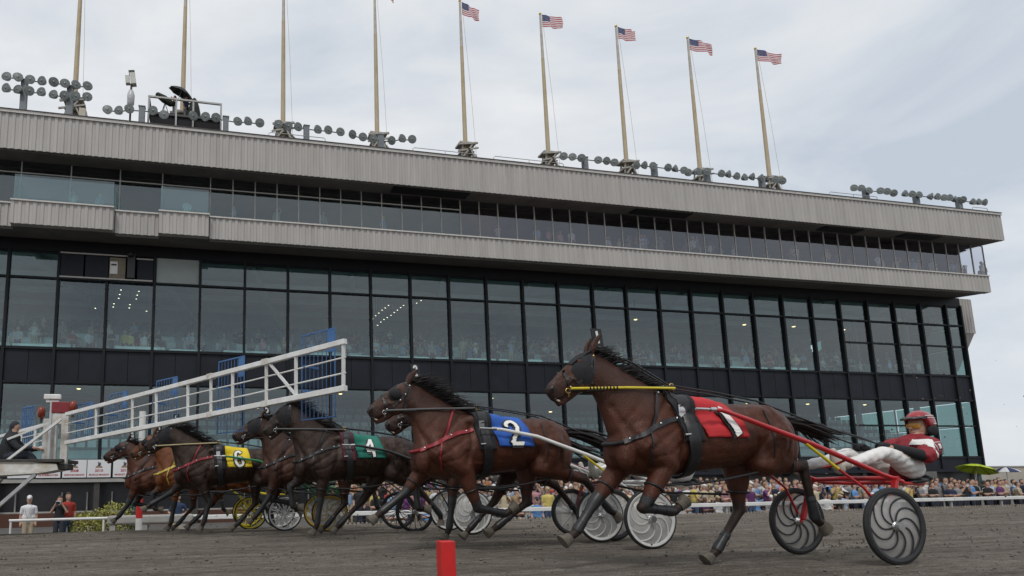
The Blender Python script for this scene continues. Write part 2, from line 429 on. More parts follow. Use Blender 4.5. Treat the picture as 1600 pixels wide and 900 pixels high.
# balcony parapet, stepped at its left end
segs = [(X0, -10.55, 38.45), (-10.5, -5.25, 37.95), (-5.2, -2.85, 38.45), (-2.8, -0.05, 37.95), (0.0, 59.72, 38.3)]
for i, (a, b, y) in enumerate(segs):
    gpart(ribbed(a, b, y, 15.14, 16.42, thick=0.5), 'balcony_parapet', M_clad)
    gpart(MB().box((a-.03, y-.07, 16.42), (b+.03, y+.55, 16.50)), 'parapet_cap', M_cap)
gpart(MB().add([(X0, 38.5, 15.13), (59.65, 38.5, 15.13), (59.65, 41.2, 15.42), (X0, 41.2, 15.42), (X0, 38.5, 16.4), (59.65, 38.5, 16.4), (59.65, 41.2, 16.4), (X0, 41.2, 16.4)],
     [(0,3,2,1),(4,5,6,7),(0,1,5,4),(1,2,6,5),(2,3,7,6),(3,0,4,7)]), 'balcony_floor', M_soff)
# balcony windows
def window(name, x0, x1, y, z0, z1, glass, fr=0.05, frmat=None, fd=0.10, label=None):
    p = gpart(MB().box((x0+fr*.6, y-.012, z0+fr*.6), (x1-fr*.6, y+.012, z1-fr*.6)), name, glass, label)
    mb = MB()
    mb.box((x0, y-fd, z0), (x1, y+fd, z0+fr)).box((x0, y-fd, z1-fr), (x1, y+fd, z1))
    mb.box((x0, y-fd+.003, z0+fr), (x0+fr, y+fd-.003, z1-fr)).box((x1-fr, y-fd+.003, z0+fr), (x1, y+fd-.003, z1-fr))
    f = mb.build('frame', frmat or M_alu, p); return p
YB = 39.8
zt = onY(350, 297, YB)[2]; zb = 16.55
xl = [X0, -18.9, -17.2, -15.5, -13.8, -12.1, -10.55, -7.9, -5.2, -2.8, 0.0] + [0.0 + 1.347*k for k in range(1, 13)]
for a, b in zip(xl[:-1], xl[1:]):
    if b-a < .3: continue
    window('balcony_window', a, b, YB, zb, zt, G_bal, .03, fd=.05)
    window('clerestory_window', a, b, YB, zt, 19.6, G_grey, .03, fd=.05)
xr = [16.17 + 1.345*k for k in range(34)] + [61.85]
for a, b in zip(xr[:-1], xr[1:]):
    window('gallery_window', a, b, YB, zb, 19.6, G_grey, .036, fd=.05)
# protruding glass wind screens on the left parapets
for a, b in ((-10.45, -5.3), (-2.75, -0.1)):
    gpart(MB().box((a, 38.2, 16.5), (b, 38.225, 18.05)).box((a, 38.226, 16.5), (a+.025, 39.7, 18.05)).box((b-.025, 38.226, 16.5), (b, 39.7, 18.05)), 'wind_screen', G_bal)
# balcony room
gpart(MB().box((X0, 47, 16.41), (61.8, 47.2, 19.62)).box((X0, 41.21, 16.40), (61.8, 47, 16.72)).box((X0, 40.05, 16.41), (61.8, 41.2, 16.72)), 'balcony_back_wall', pmat('balcony_wall', (0.07, 0.075, 0.08), 0.9, noise=(0.6, 0.3)))
gpart(MB().box((X0, 40.95, 19.62), (61.8, 47, 19.7)), 'balcony_ceiling', M_soff)
gpart(MB().box((61.7, 41.6, 16.73), (61.8, 46.98, 19.61)), 'balcony_end_wall', MATS['balcony_wall'])
# main hall glass
nb = 26; pitch = 2.68; bx = [-11.2 + pitch*k for k in range(-4, nb+1)]; bx.append(60.05)
rows_z = (8.92, 13.05, 14.62)
alcove = (2, 3)       # bays (from x = -8.5) with the camera alcove instead of a transom pane
for k, (a, b) in enumerate(zip(bx[:-1], bx[1:])):
    idx = k-4
    right = idx >= nb-4
    if right:
        window('hall_window', a, b, YF, rows_z[0], 11.3, G_main, .06, M_mull)
        window('upper_hall_window', a, b, YF, 11.3, rows_z[1], G_main, .06, M_mull)
    else: window('hall_window', a, b, YF, rows_z[0], rows_z[1], G_main, .06, M_mull)
    if idx == 3: pass
    if idx in (1, 2): pass
    elif idx == 3:
        gpart(MB().box((a+.1, YF-.05, rows_z[1]+.05), (b-.1, YF+.05, rows_z[2]+.2)), 'blank_panel', pmat('grey_panel', (0.30, 0.34, 0.33), 0.6, noise=(1, 0.08)), 'pale grey blank panel')
    else: window('transom_window', a, b, YF, rows_z[1], rows_z[2], G_main, .06, M_mull)
    if right:
        window('lower_hall_window', a, b, YF, 2.42, 4.85, G_main, .06, M_mull); window('upper_lower_hall_window', a, b, YF, 4.85, 6.86, G_main, .06, M_mull)
    else: window('lower_hall_window', a, b, YF, 2.42, 6.86, G_main, .06, M_mull)
    for h in (0, 1):
        xa = a + (b-a)*h/2; xb = a + (b-a)*(h+1)/2
        gpart(MB().box((xa+.012, YF-.05, 6.98), (xb-.012, YF+.1, 8.82)), 'spandrel_panel', M_span)
mb = None
for x in bx:
    gpart(MB().box((x-.075, YF-.2, 1.5), (x+.075, YF+.12, 14.75)), 'mullion', M_mull)
for z in (2.36, 6.92, 8.87, 13.05):
    gpart(MB().box((X0, YF-.16, z-.055), (60.1, YF+.118, z+.055)), 'transom_bar', M_mull)
gpart(MB().box((X0, YF-.1, 14.66), (60.1, YF+.2, 15.40)), 'head_panel', M_mull)
gpart(MB().box((X0, YF+.125, 6.86), (60.1, YF+.4, 8.9)), 'spandrel_wall', M_mull)
# camera alcove in the transom row
al = MB(); xa, xb = bx[5]+.1, bx[7]-.1
al.box((xa, YF-.3, 12.98), (xb, YF+.9, 13.06)).box((xa, YF+.9, 13.06), (xb, YF+1.0, 15.3))
alc = gpart(al, 'camera_alcove', M_mull)
mb = MB().box((xa, YF-.36, 13.07), (xb, YF-.3, 13.15)).box((xa, YF-.36, 14.52), (xa+3.75, YF-.3, 14.60)).box((xb-.95, YF-.36, 14.40), (xb, YF-.3, 14.48))
gpart(mb, 'rail', M_alu, parent=alc)
for u0, u1 in ((0, 1.3), (1.34, 2.65), (4.25, 5.2)):
    gpart(MB().box((xa+u0+.03, YF-.29, 13.16), (xa+u1-.03, YF-.25, 14.5)), 'dark_panel', M_span, parent=alc)
gpart(MB().box((xa+2.7, YF-.29, 13.16), (xa+3.6, YF-.25, 14.45)), 'tan_panel', pmat('tan_board', (0.20, 0.17, 0.13), .8, noise=(2, .2)), parent=alc)
gpart(MB().box((xa+2.74, YF-.31, 13.45), (xa+3.16, YF-.292, 14.2)).box((xa+2.8, YF-.315, 13.95), (xa+3.1, YF-.3105, 14.05), 1), 'notice_sheet', [pmat('paper', (0.7, 0.7, 0.68), .8, noise=(3, .05)), M_black], parent=alc)
gpart(MB().box((xa+3.72, YF-.5, 13.2), (xa+4.15, YF+.2, 14.7)).ell((xa+3.9, YF-.5, 14.6), (.2, .3, .16)), 'camera_head', M_black, parent=alc)
# interior of the two halls
def tiers(y0, z0, n, run, rise, name):
    mb = MB()
    for i in range(n):
        mb.box((X0, y0+i*run, z0-.5), (59.9, y0+(i+1)*run-.002, z0+i*rise))
    return gpart(mb, name, M_tier)
tiers(43.2, 9.2, 10, 1.15, 0.42, 'dining_tiers')
gpart(MB().box((X0, YF+.45, 8.2), (59.9, 43.198, 8.6)), 'hall_floor', M_tier)
tiers(43.6, 3.2, 9, 1.15, 0.40, 'lower_tiers')
gpart(MB().box((X0, YF+.45, 1.3), (59.9, 43.598, 1.9)), 'lower_hall_floor', M_tier)
gpart(MB().box((X0, 54.9, 1.3), (59.9, 55.1, 15.5)), 'hall_back_wall', M_int)
gpart(MB().box((X0, YF+.42, 14.9), (59.9, 54.8, 15.05)).box((X0, YF+.42, 7.3), (59.9, 54.8, 7.45)), 'hall_ceiling', M_int)
mb = MB()
for i in range(12): mb.bar((-10+i*6.4, 41.9, 14.7), (-7+i*6.4, 54, 13.6), .22, .4)
for y in (45, 48.5, 52): mb.box((X0, y, 14.3), (59.8, y+.3, 14.7))
gpart(mb, 'roof_truss', M_int)
# counters, rails and rows of seat backs on the tiers
rr = random.Random(5)
for i in range(0, 10, 1):
    z = 9.2+i*.42; y = 43.2+i*1.15
    mb = MB()
    if i in (0, 2, 4):
        x = X0
        while x < 40:
            L = rr.uniform(2.5, 7)
            if rr.random() < .75: mb.box((x, y+.04, z), (x+L, y+.12, z+.40)); mb.box((x, y-.02, z+.4), (x+L, y+.22, z+.44))
            x += L + rr.uniform(.3, 2.5)
        gpart(mb, 'counter', M_counter)
    else:
        for k in range(90):
            x = X0 + .9*k + rr.uniform(-.2, .2)
            if rr.random() < .7: mb.box((x, y+.3, z+.25), (x+.5, y+.36, z+.75))
        gpart(mb, 'seat_row', M_seat)
for i in range(9):
    mb = MB(); z = 3.2+i*.40; y = 43.6+i*1.15
    for k in range(125): mb.box((X0+.65*k, y+.3, z+.2), (X0+.65*k+.5, y+.36, z+.7))
    gpart(mb, 'seat_row', M_seat if i % 2 else M_counter)
# front counter along the sill
mb = MB(); x = -11
while x < 48:
    L = rr.uniform(1.2, 4.2)
    if rr.random() < .55: mb.box((x, 41.9, 8.6), (x+L, 42.2, 9.22+.15*rr.random()))
    x += L + rr.uniform(.2, 1.6)
gpart(mb, 'sill_counter', M_counter)
# glazed right end wall
ends = [(YF+.1, 43.9), (43.95, 47.3), (47.35, 50.7), (50.75, 54.5)]
for za, zc in ((2.42, 4.85), (4.85, 6.86), (8.92, 11.3), (11.3, 13.05), (13.05, 14.62)):
    for ya, yb in ends:
        p = gpart(MB().box((60.08, ya+.05, za+.05), (60.1, yb-.05, zc-.05)), 'end_window', G_end)
        MB().box((60.03, ya, za), (60.13, ya+.09, zc)).box((60.03, ya+.09, za), (60.13, yb, za+.07)).build('frame', M_mull, p)
gpart(MB().box((60.0, YF+.13, 6.87), (60.15, 54.8, 8.9)).box((60.0, YF+.13, -1.15), (60.15, 54.8, 2.4)).box((60.0, YF+.42, 14.63), (60.15, 54.8, 15.4)), 'end_wall', M_int)
gpart(MB().bar((60.0, 41.5, 14.3), (59.9, 47, 12.5), .2, .3).bar((57.5, 43.5, 9), (57.5, 43.5, 14.8), .25).bar((54.5, 45.5, 9), (54.5, 45.5, 14.8), .25).bar((57.5, 43.5, 2), (57.5, 43.5, 7.2), .3).bar((52, 44, 2), (52, 44, 7.2), .3), 'interior_column', pmat('steel_column', (0.09, .11, .11), .6, noise=(2, .2)))
# end stair tower with its slanted underside
tw = [(43.5, 16.3), (43.5, 13.2), (45.2, 10.2), (50, 8.0), (54, 8.0), (54, 16.3)]
n = len(tw); xt0, xt1 = 60.2, 65.1
V = [(xt0, y, z) for y, z in tw] + [(xt1, y, z) for y, z in tw]
gpart(MB().add(V, [tuple(range(n-1, -1, -1)), tuple(range(n, 2*n))] + [(i, (i+1) % n, n+(i+1) % n, n+i) for i in range(n)]), 'stair_tower', M_clad)
gpart(ribbed(61.9, 65.12, 43.4, 13.2, 16.25, pitch=.3, thick=.09), 'stair_cladding', M_clad)
gpart(MB().box((60.25, 43.42, 14.6), (61.85, 43.49, 16.2)), 'stair_window', M_span); gpart(ribbed(60.25, 61.85, 43.4, 13.2, 14.55, pitch=.3, thick=.09), 'stair_cladding', M_clad)
# ground storey
gpart(MB().box((X0, 40.4, 1.26), (2.0, 40.95, 1.46)), 'concourse_ledge', M_conc); gpart(MB().box((2.003, 40.4, 1.26), (59.8, 40.95, 1.46)), 'concourse_ledge', M_span, 'dark stretch of the concourse ledge')
gpart(MB().box((X0, 40.9, 1.46), (60.1, 41.1, 2.36)), 'ledge_wall', M_span)
gpart(MB().box((X0, 41.6, -1.15), (60.1, 41.8, 1.26)), 'ground_floor_wall', pmat('dark_shopfront', (0.028, 0.028, 0.032), 0.35, noise=(0.8, .4)))
mb = MB(); x = -14.2
while x < 60:
    gpart(MB().box((x, 41.3, -0.35), (x+.07, 41.37, .72)), 'shopfront_post', M_alu); x += rr.choice((1.2, 1.33, 2.4, 1.33))
gpart(MB().box((X0, 41.28, -.42), (60, 41.4, -.33)), 'shopfront_sill', M_alu)
gpart(MB().box((X0, 40.9, -1.15), (2.5, 41.25, -.42)), 'brick_wall', M_brown)
mb = MB()
for x in (-11.2+pitch*2*k for k in range(14)): gpart(MB().box((x-.15, 40.5, -1.15), (x+.15, 40.8, 1.26)), 'column', pmat('dark_column', (0.05, .045, .04), .7, noise=(2, .2)))
# winner banners under the lower hall windows
M_ban = pmat('banner_vinyl', (0.66, 0.66, 0.67), 0.5, noise=(2, 0.04))
M_banred = pmat('banner_red', (0.38, 0.03, 0.045), 0.6)
M_bantan = pmat('banner_tan', (0.30, 0.17, 0.10), 0.6); M_bandark = pmat('banner_charcoal', (0.05, 0.05, 0.055), 0.6)
ban = [(-9.78, '2004', 'WINDSONGS LEGACY', 'partly hidden by the gate truck, at the far left'), (-8.36, '2006', 'GLIDEMASTER', 'mostly behind the truck platform, second from the left'), (-7.02, '2008', 'DEWEYCHEATUMNHOWE', 'half hidden at the end of the truck platform'),
       (-5.74, '2010', 'MUSCLE MASSIVE', 'unobstructed between the truck and the eighth horse'), (-4.38, '2012', 'MARKET SHARE', 'just above the nose of the leading bay horse'), (-3.06, '20', '', 'behind the neck of the leading bay horse')]
for i, (xc, yr, nm, lab) in enumerate(ban):
    if i == 0: yr = nm = ''
    b = thing('banner', 'white wall banner with red lettering ' + lab, 'banner', (xc, 40.36, 1.5), 'white winner banners under the glass')
    if i == 3: b['label'] = 'white wall banner reading 2010 MUSCLE MASSIVE in red'
    if i == 4: b['label'] = 'white wall banner reading 2012 MARKET SHARE in red'
    MB().box((-.62, -.015, 0.02), (.62, .03, 1.0)).build('panel', M_ban, b)
    e = MB(); e.add([(-.2, -.022, .55), (.2, -.022, .55), (.13, -.022, .66), (0, -.022, .62), (-.13, -.022, .66)], [(0, 1, 2, 3, 4)])
    e.add([(-.09, -.024, .64), (.05, -.024, .64), (.1, -.024, .76), (.06, -.024, .86), (.02, -.024, .80), (-.03, -.024, .9), (-.07, -.024, .86), (-.05, -.024, .74)], [tuple(range(8))], 1)
    e.build('emblem', [M_bantan, M_bandark], b)
    if yr:
        v, f = text_mesh(yr, .20, .006); MB().add([(x*1.1, -.021, y+.33) for x, y, z in v], f).build('lettering', M_banred, b)
    if nm:
        v, f = text_mesh(nm, .135, .004); w = max(p[0] for p in v)*2; k = min(1.05/w, 1.25)
        MB().add([(x*k, -.021, y+.12) for x, y, z in v], f).build('lettering', M_banred, b)

# lamps seen through the hall glass: where the photograph shows them
M_lampwarm = pmat('warm_lamp', (1, .8, .5), .5, emit=((1.0, 0.66, 0.32), 2.2))
M_lampwhite = pmat('white_lamp', (1, .9, .7), .5, emit=((1.0, 0.80, 0.55), 3.0))
def pend(x, y, Y, zc, r, lab, grp, mat=M_lampwarm):
    p = onY(x, y, Y)
    t = thing('ceiling_lamp', lab, 'lamp', p, grp)
    MB().ell((0, 0, 0), (r, r, r*.55), n=12).build('bulb', mat, t)
    MB().lathe([(r*1.25, .0), (r*1.1, r*.5), (.05, r*.9)], n=12).tube([(0, 0, r*.8), (0, 0, max(zc-p[2], r))], .012, 6).build('shade', M_mull, t)
for x, y in ((993, 499), (1163, 507), (1160, 475), (1248, 480), (1333, 485), (1413, 491), (1240, 510), (1318, 515)):
    pend(x, y, 44.5, 14.9, .14, 'round warm ceiling lamp glowing inside the upper glass hall', 'ceiling lamps in the upper hall')
for x, y in ((123, 607), (402, 637), (860, 643), (532, 615), (768, 622), (1168, 630), (1262, 631), (1351, 632), (1433, 635), (1010, 628)):
    pend(x, y, 43.5, 7.3, .13, 'round warm ceiling lamp glowing inside the lower glass hall', 'ceiling lamps in the lower hall')
for x, y in ((189, 453), (187, 460), (185.5, 466), (178, 474.5), (177, 479.5), (217, 455), (214.5, 461), (213, 467), (203, 476), (202, 481), (229, 486), (149, 481.5),
             (582, 498), (587, 493), (592, 489), (597, 484.5), (602, 481), (607, 477), (590, 508), (595, 503), (600, 499), (605, 496), (611, 492.5), (616, 488), (621, 484.5), (626, 480.5), (630.5, 477), (651, 473.5), (658, 469.5)):
    pend(x, y, 46, 14.9, .05, 'tiny bright spotlight in the dark ceiling of the upper hall', 'ceiling spotlights in the upper hall', M_lampwhite)
M_tube = pmat('tube_lamp', (1, .9, .6), .5, emit=((1.0, 0.72, 0.32), 1.3))
for x, y, w in ((73, 258.5, .95), (135, 264.5, .95)):
    p = onY(x, y, 41.4); t = thing('tube_lamp', 'yellowish tube lamp behind the balcony clerestory ' + ('at the left' if x < 100 else 'right of the other tube'), 'lamp', p)
    MB().box((-w/2, -.06, -.06), (w/2, .06, .06)).build('tube', M_tube, t); MB().box((-w/2, -.1, .061), (w/2, .1, .2)).build('housing', M_soff, t)
for x, y in ((439, 309), (504, 315), (568, 320), (630, 325), (690, 330)):
    p = onY(x, y, 42.5); t = thing('ceiling_lamp', 'pale disc ceiling lamp behind the balcony windows', 'lamp', p, 'disc lamps in the balcony ceiling')
    MB().lathe([(.38, 0), (.34, -.05), (.02, -.06)], n=20).build('diffuser', pmat('disc_lamp', (.8, .85, .8), .5, emit=((.7, .85, .8), .35)), t); MB().lathe([(.4, .0), (.4, .1)], n=20).build('housing', M_soff, t)

# ================================================================== ROOF EQUIPMENT
M_lamp = pmat('lamp_bowl', (0.19, 0.205, 0.205), 0.4, 0.3, noise=(6, 0.25))
M_lens = pmat('lamp_lens', (0.12, 0.135, 0.13), 0.35, 0.2, noise=(9, 0.45), spec=0.7)
M_grey = pmat('grey_steel', (0.15, 0.17, 0.185), 0.55, noise=(4, 0.2))
M_rail = pmat('galvanised_rail', (0.33, 0.33, 0.32), 0.5, 0.4, noise=(5, 0.15))
lampmesh = MB().lathe([(.05, .34), (.11, .30), (.19, .20), (.265, .04), (.285, .0), (.262, .0), (.18, .13), (.05, .2)], axis=(0, 1, 0), n=22)
def bank(lamps, post, label, Y=38.75, posth=.85, rows=1, aim=None, group='roof floodlight banks'):
    P = [onY(x, y, Y) for x, y in lamps]; pp = onY(post[0], post[1], Y)
    t = thing('floodlight_bank', label, 'floodlights', (pp[0], Y+.3, 21.5), group)
    o = np.array([pp[0], Y+.3, 21.5])
    MB().box((-.17, -.12, 0), (.17, .2, pp[2]-21.5+.35)).box((-.2, -.15, pp[2]-21.5+.351), (.2, .23, pp[2]-21.5+.40)).build('post', M_grey, t)
    Ps = sorted(P, key=lambda p: p[0])
    for r in range(rows):
        rowp = Ps if rows == 1 else sorted([p for p in P if (p[2] > pp[2]) == (r == 0)], key=lambda p: p[0])
        q = [p - o + np.array([0, .26, .06]) for p in rowp]
        MB().tube(q, .035, 6).build('crossbar', M_grey, t)
    for k, p in enumerate(P):
        q = p - o
        ry, rx = random.uniform(-.5, .5), random.uniform(-.1, .3)
        m = Matrix.Translation(Vector(q)) @ Matrix.Rotation(ry + (aim or 0), 4, 'Z') @ Matrix.Rotation(rx, 4, 'X')
        b = lampmesh.build('floodlight', M_lamp, t); b.matrix_local = m
        l = MB().lathe([(.265, .012), (.24, -.008), (.07, -.02), (.001, -.022)], axis=(0, 1, 0), n=22, smooth=False, caps=False).lathe([(.075, -.026), (.06, -.04), (.0, -.045)], axis=(0, 1, 0), n=14, mi=1).build('lens', [M_lens, M_lens], b)
        MB().box((-.03, .2, -.04), (.03, .33, .04)).build('bracket', M_grey, b)
U = [(10,119),(28,120),(47,124),(65,126),(9,137),(27,139),(46,142),(64,143)]
bank(U, (36, 130), 'eight round floodlights in two rows at the far left of the roof', rows=2, Y=39.6)
bank([(84,128),(101.5,130),(119,132),(137,134),(83,147),(100.5,149),(118.5,150),(136.5,151)], (108, 141), 'eight round floodlights in two rows beside the leftmost flagpole', rows=2, Y=39.6)
bank([(168,171),(185,172),(202,170),(239,172.5),(256,179)], (221, 172), 'row of floodlights below the roof camera mast, left of the camera platform')
bank([(302,181),(321,182),(337.5,183.6),(371.6,189.5),(388,189),(406,192)], (353, 188), 'row of floodlights at the right end of the camera platform')
bank([(435,194),(450.6,197),(466,198),(497,202),(513,203),(532,206)], (480, 202), 'row of floodlights right of the third flagpole foot')
bank([(551,210),(567,214),(583,217),(612,219.5),(629,216),(644,217.5)], (597, 216), 'row of floodlights around the fourth flagpole foot')
bank([(880.6,244),(894.6,245),(908.6,246.8),(934.8,250),(948,251.3),(960,253.8)], (918, 251), 'row of floodlights between the sixth and seventh flagpoles')
bank([(995,258),(1008,258),(1020.6,259),(1044,261.8),(1057,263),(1069,266)], (1027, 263), 'row of floodlights between the seventh and eighth flagpoles')
bank([(1075.5,269.5),(1092,267.8),(1104.6,267.8),(1127.7,271),(1140,272),(1152,275)], (1110, 273), 'row of floodlights around the eighth flagpole foot')
bank([(1164.8,276.5),(1177,276),(1190.7,278),(1212,280),(1222.5,282.5)], (1196, 281), 'row of floodlights around the ninth flagpole foot')
bank([(1334.8,293.4),(1346.5,293.8),(1358.6,297.6),(1376,298),(1386.5,299),(1396.5,301.7)], (1359, 300), 'row of floodlights right of the blue tarpaulin')
bank([(1416,302),(1426,303),(1437,304),(1456,307),(1466,307),(1476,308.6)], (1438, 307), 'second row of floodlights from the right end of the roof')
bank([(1485,308.6),(1494.5,311),(1504.5,312),(1522,314.8),(1531,315),(1539.6,316)], (1505, 314), 'last row of floodlights at the right end of the roof')
# blocks and railings
tag(gpart(MB().box((X0, 39.0, 21.5), (-7.55, 39.4, 22.25)), 'roof_upstand', pmat('buff_panel', (0.46, .42, .34), .7, noise=(1, .1))))
gpart(MB().box((-7.5, 38.9, 21.5), (-7.15, 39.5, 22.75)), 'roof_pier', MATS['buff_panel'])
def railing(xa, xb, lab):
    t = thing('roof_railing', lab, 'railing', ((xa+xb)/2, 38.6, 21.6)); w = (xb-xa)/2
    MB().tube([(-w, 0, 0), (-w, 0, .62), (-w+.1, 0, .7), (w-.1, 0, .7), (w, 0, .62), (w, 0, 0)], .022, 6).build('handrail', M_rail, t)
    mb = MB(); k = max(1, int((xb-xa)/2))
    for i in range(1, k): mb.tube([(-w+2*w*i/k, 0, 0), (-w+2*w*i/k, 0, .7)], .018, 6)
    if k > 1: mb.build('baluster', M_rail, t)
for a, b, lab in ((3.4, 6.9, 'thin roof railing between the third and fourth flagpoles'), (12.6, 17.0, 'thin roof railing left of the fifth flagpole'), (18.2, 23.3, 'thin roof railing between the fifth and sixth flagpoles'), (45.5, 50.0, 'thin roof railing right of the blue tarpaulin'), (59.6, 61.2, 'short roof railing at the right corner of the roof')):
    railing(a, b, lab)
p = onY(1250, 293, 39)
tp = MB(); tp.ell((0, 0, .22), (.36, .3, .26)); tag(tp.build('tarpaulin', pmat('blue_tarp', (0.03, .07, .18), .5, noise=(6, .3), bump=(9, .6, .05)), loc=(p[0], 39, 21.5)), 'blue tarpaulin bundle on the roof edge right of the last flagpole', 'tarpaulin')

# flagpoles and flags
M_pole = pmat('weathered_pole', (0.36, 0.27, 0.14), 0.6, noise=(1.6, 0.4), col2=(0.50, 0.42, 0.30), stretch=(1, 1, .5))
M_poletop = pmat('pale_pole', (0.42, 0.38, 0.32), 0.5, noise=(2, .2))
M_frame = pmat('pole_base_steel', (0.34, 0.32, 0.28), .6, noise=(3, .25))
ordn = ['first', 'second', 'third', 'fourth', 'fifth', 'sixth', 'seventh', 'eighth', 'ninth']
F_red = pmat('flag_red', (0.42, 0.05, 0.07), .8, noise=(5, .1)); F_wht = pmat('flag_white', (0.72, 0.71, 0.72), .8, noise=(5, .05)); F_blu = pmat('flag_blue', (0.055, 0.065, 0.15), .8, noise=(5, .1))
for k in range(9):
    xp = -8.38 + 6.51*k; yp = 42.0
    t = thing('flagpole', 'tall weathered flagpole on the grandstand roof, %s from the left' % ordn[k], 'flagpole', (xp, yp, 21.5), 'flagpoles on the roof')
    MB().tube([(0, 0, 1.2), (0, 0, 6), (0, 0, 11)], [.17, .15, .12], 14).build('pole', M_pole, t)
    MB().tube([(0, 0, 11), (0, 0, 14.62)], [.115, .075], 14).build('pole_tip', M_poletop, t)
    MB().ell((0, 0, 14.72), (.11, .11, .11)).build('finial', M_brass, t)
    b = MB()
    for sx in (-1, 1):
        for sy in (-1, 1): b.bar((sx*.75, sy*.6, 0), (sx*.28, sy*.25, 3.2), .12)
    b.box((-.6, -.5, 3.2), (.6, .5, 3.32)).box((-.5, -.4, 2.6), (.5, .4, 2.7))
    b.bar((-.8, -.55, 2.5), (.75, -.55, 2.9), .1).bar((-.75, -.6, 3.0), (.7, -.56, 3.25), .12).bar((-.9, -.55, 1.5), (.3, -.55, 3.1), .1).bar((.85, -.5, 1.3), (.1, -.5, 2.9), .1)
    b.build('base_frame', M_frame, t)
    MB().bar((.3, 0, 2.9), (2.4, .1, .9), .16, .1).build('strut', M_frame, t)
    MB().tube([(.13, -.05, 14.5), (.42, -.3, 8), (.6, -.5, 2.0)], .012, 5).build('halyard', M_poletop, t)
    # flag
    lab = 'stars and stripes flag flying from the %s flagpole from the left' % ordn[k]
    if k < 3: continue
    fw, fh, nx, ny = {3: 1.3, 4: 1.4, 5: 1.7, 6: 1.6, 7: 2.15, 8: 2.35}[k], 1.02, 40, 26
    ph = k*1.7; V = []; F = []; mi = []
    droop = (.10, .02, .12, .30, .34, -.06, .02, .02, .02)[k] if k < 9 else 0
    amp = .12
    for side in (0, 1):
        for j in range(ny+1):
            for i in range(nx+1):
                u, v = i/nx, j/ny
                x = .14 + fw*u*(1-.1*abs(droop)) - .12*u*math.sin(ph+v*2)*.5
                y = amp*(u**.7)*math.sin(u*9 + ph + v*1.6) + .05*u*math.sin(u*17+v*4+ph*2)
                z = 13.66 + (.45 if k == 3 else 0) - droop*u*fw*.8 + fh*v*(1-.12*u) + .055*u*math.sin(u*7.5+ph*1.3) + .05*u*u*math.sin(v*5+ph)
                V.append((x, y + side*.008, z))
    n0 = (nx+1)*(ny+1)
    for side in (0, 1):
        for j in range(ny):
            for i in range(nx):
                a = side*n0 + j*(nx+1)+i
                q = (a, a+1, a+nx+2, a+nx+1)
                F.append(q if side == 0 else q[::-1])
                stripe = j//2                       # 13 stripes, the bottom one red
                c = 0 if stripe % 2 == 0 else 1
                if i < 16 and stripe >= 6: c = 2
                if c == 2 and stripe >= 6 and i % 2 == 1 and (j % 3 == 1) and 0 < i < 15: c = 2
                mi.append(c)
    m = MB(); m.v = V; m.f = F; m.mi = mi; m.sm = [True]*len(F)
    st = MB()
    fo = thing('flag', lab, 'flag', (xp, yp, 21.5), 'flags on the roof flagpoles')
    m.build('flag_cloth', [F_red, F_wht, F_blu], fo)
    for a in range(9):
        for b2 in range(6 if a % 2 == 0 else 5):
            i = 1 + a*1.75; j = 12.9 + (b2*2.2 if a % 2 == 0 else b2*2.2+1.1)
            i0, j0 = int(i), min(int(j), ny-1); q = np.array(V[j0*(nx+1)+i0]); q2 = np.array(V[j0*(nx+1)+i0+1]); ux = (q2-q)
            for dy in (-.006, .014):
                pts = [q + np.array([0, dy, 0]) + ux*(.35*math.cos(w)) + np.array([0, 0, .016*math.sin(w)]) for w in [math.pi/5*z9 + math.pi/2 for z9 in range(10)]]
                pts = [pp if z9 % 2 == 0 else q + np.array([0, dy, 0]) + (pp-q-np.array([0, dy, 0]))*.45 for z9, pp in enumerate(pts)]
                st.add(pts, [tuple(range(10))], 0)
    st.build('stars', F_wht, fo)

# ================================================================== HORSES
def horse_coat(name, base, rough=.45):
    m = pmat(name, base, rough, attr='Coat', noise=(6, 0.22), bump=(6, 0.25, 0.025), spec=0.46)
    t_ = m.node_tree; b_ = t_.nodes['Principled BSDF']; nz_ = t_.nodes.new('ShaderNodeTexNoise'); nz_.inputs['Scale'].default_value = 4.5; nz_.inputs['Detail'].default_value = 5
    tx_ = t_.nodes.new('ShaderNodeTexCoord'); t_.links.new(tx_.outputs['Object'], nz_.inputs['Vector'])
    mr_ = t_.nodes.new('ShaderNodeMapRange'); mr_.inputs[1].default_value = .3; mr_.inputs[2].default_value = .7; mr_.inputs[3].default_value = .27; mr_.inputs[4].default_value = .58
    t_.links.new(nz_.outputs[0], mr_.inputs[0]); t_.links.new(mr_.outputs[0], b_.inputs['Roughness'])
    nh_ = t_.nodes.new('ShaderNodeTexNoise'); nh_.inputs['Scale'].default_value = 120; mh_ = t_.nodes.new('ShaderNodeMapping'); mh_.inputs['Scale'].default_value = (.35, 1, 1.4)
    t_.links.new(tx_.outputs['Object'], mh_.inputs[0]); t_.links.new(mh_.outputs[0], nh_.inputs['Vector'])
    bh_ = t_.nodes.new('ShaderNodeBump'); bh_.inputs['Strength'].default_value = .2; bh_.inputs['Distance'].default_value = .004; t_.links.new(nh_.outputs[0], bh_.inputs['Height'])
    old_ = b_.inputs['Normal'].links[0].from_socket; t_.links.new(old_, bh_.inputs['Normal']); t_.links.new(bh_.outputs[0], b_.inputs['Normal'])
    m.node_tree.nodes['Principled BSDF'].inputs['Specular Tint'].default_value = (1.0, .82, .74, 1)
    return m
TH = dict(poll=(-2.76, 2.06), nose=(-3.22, 1.70))
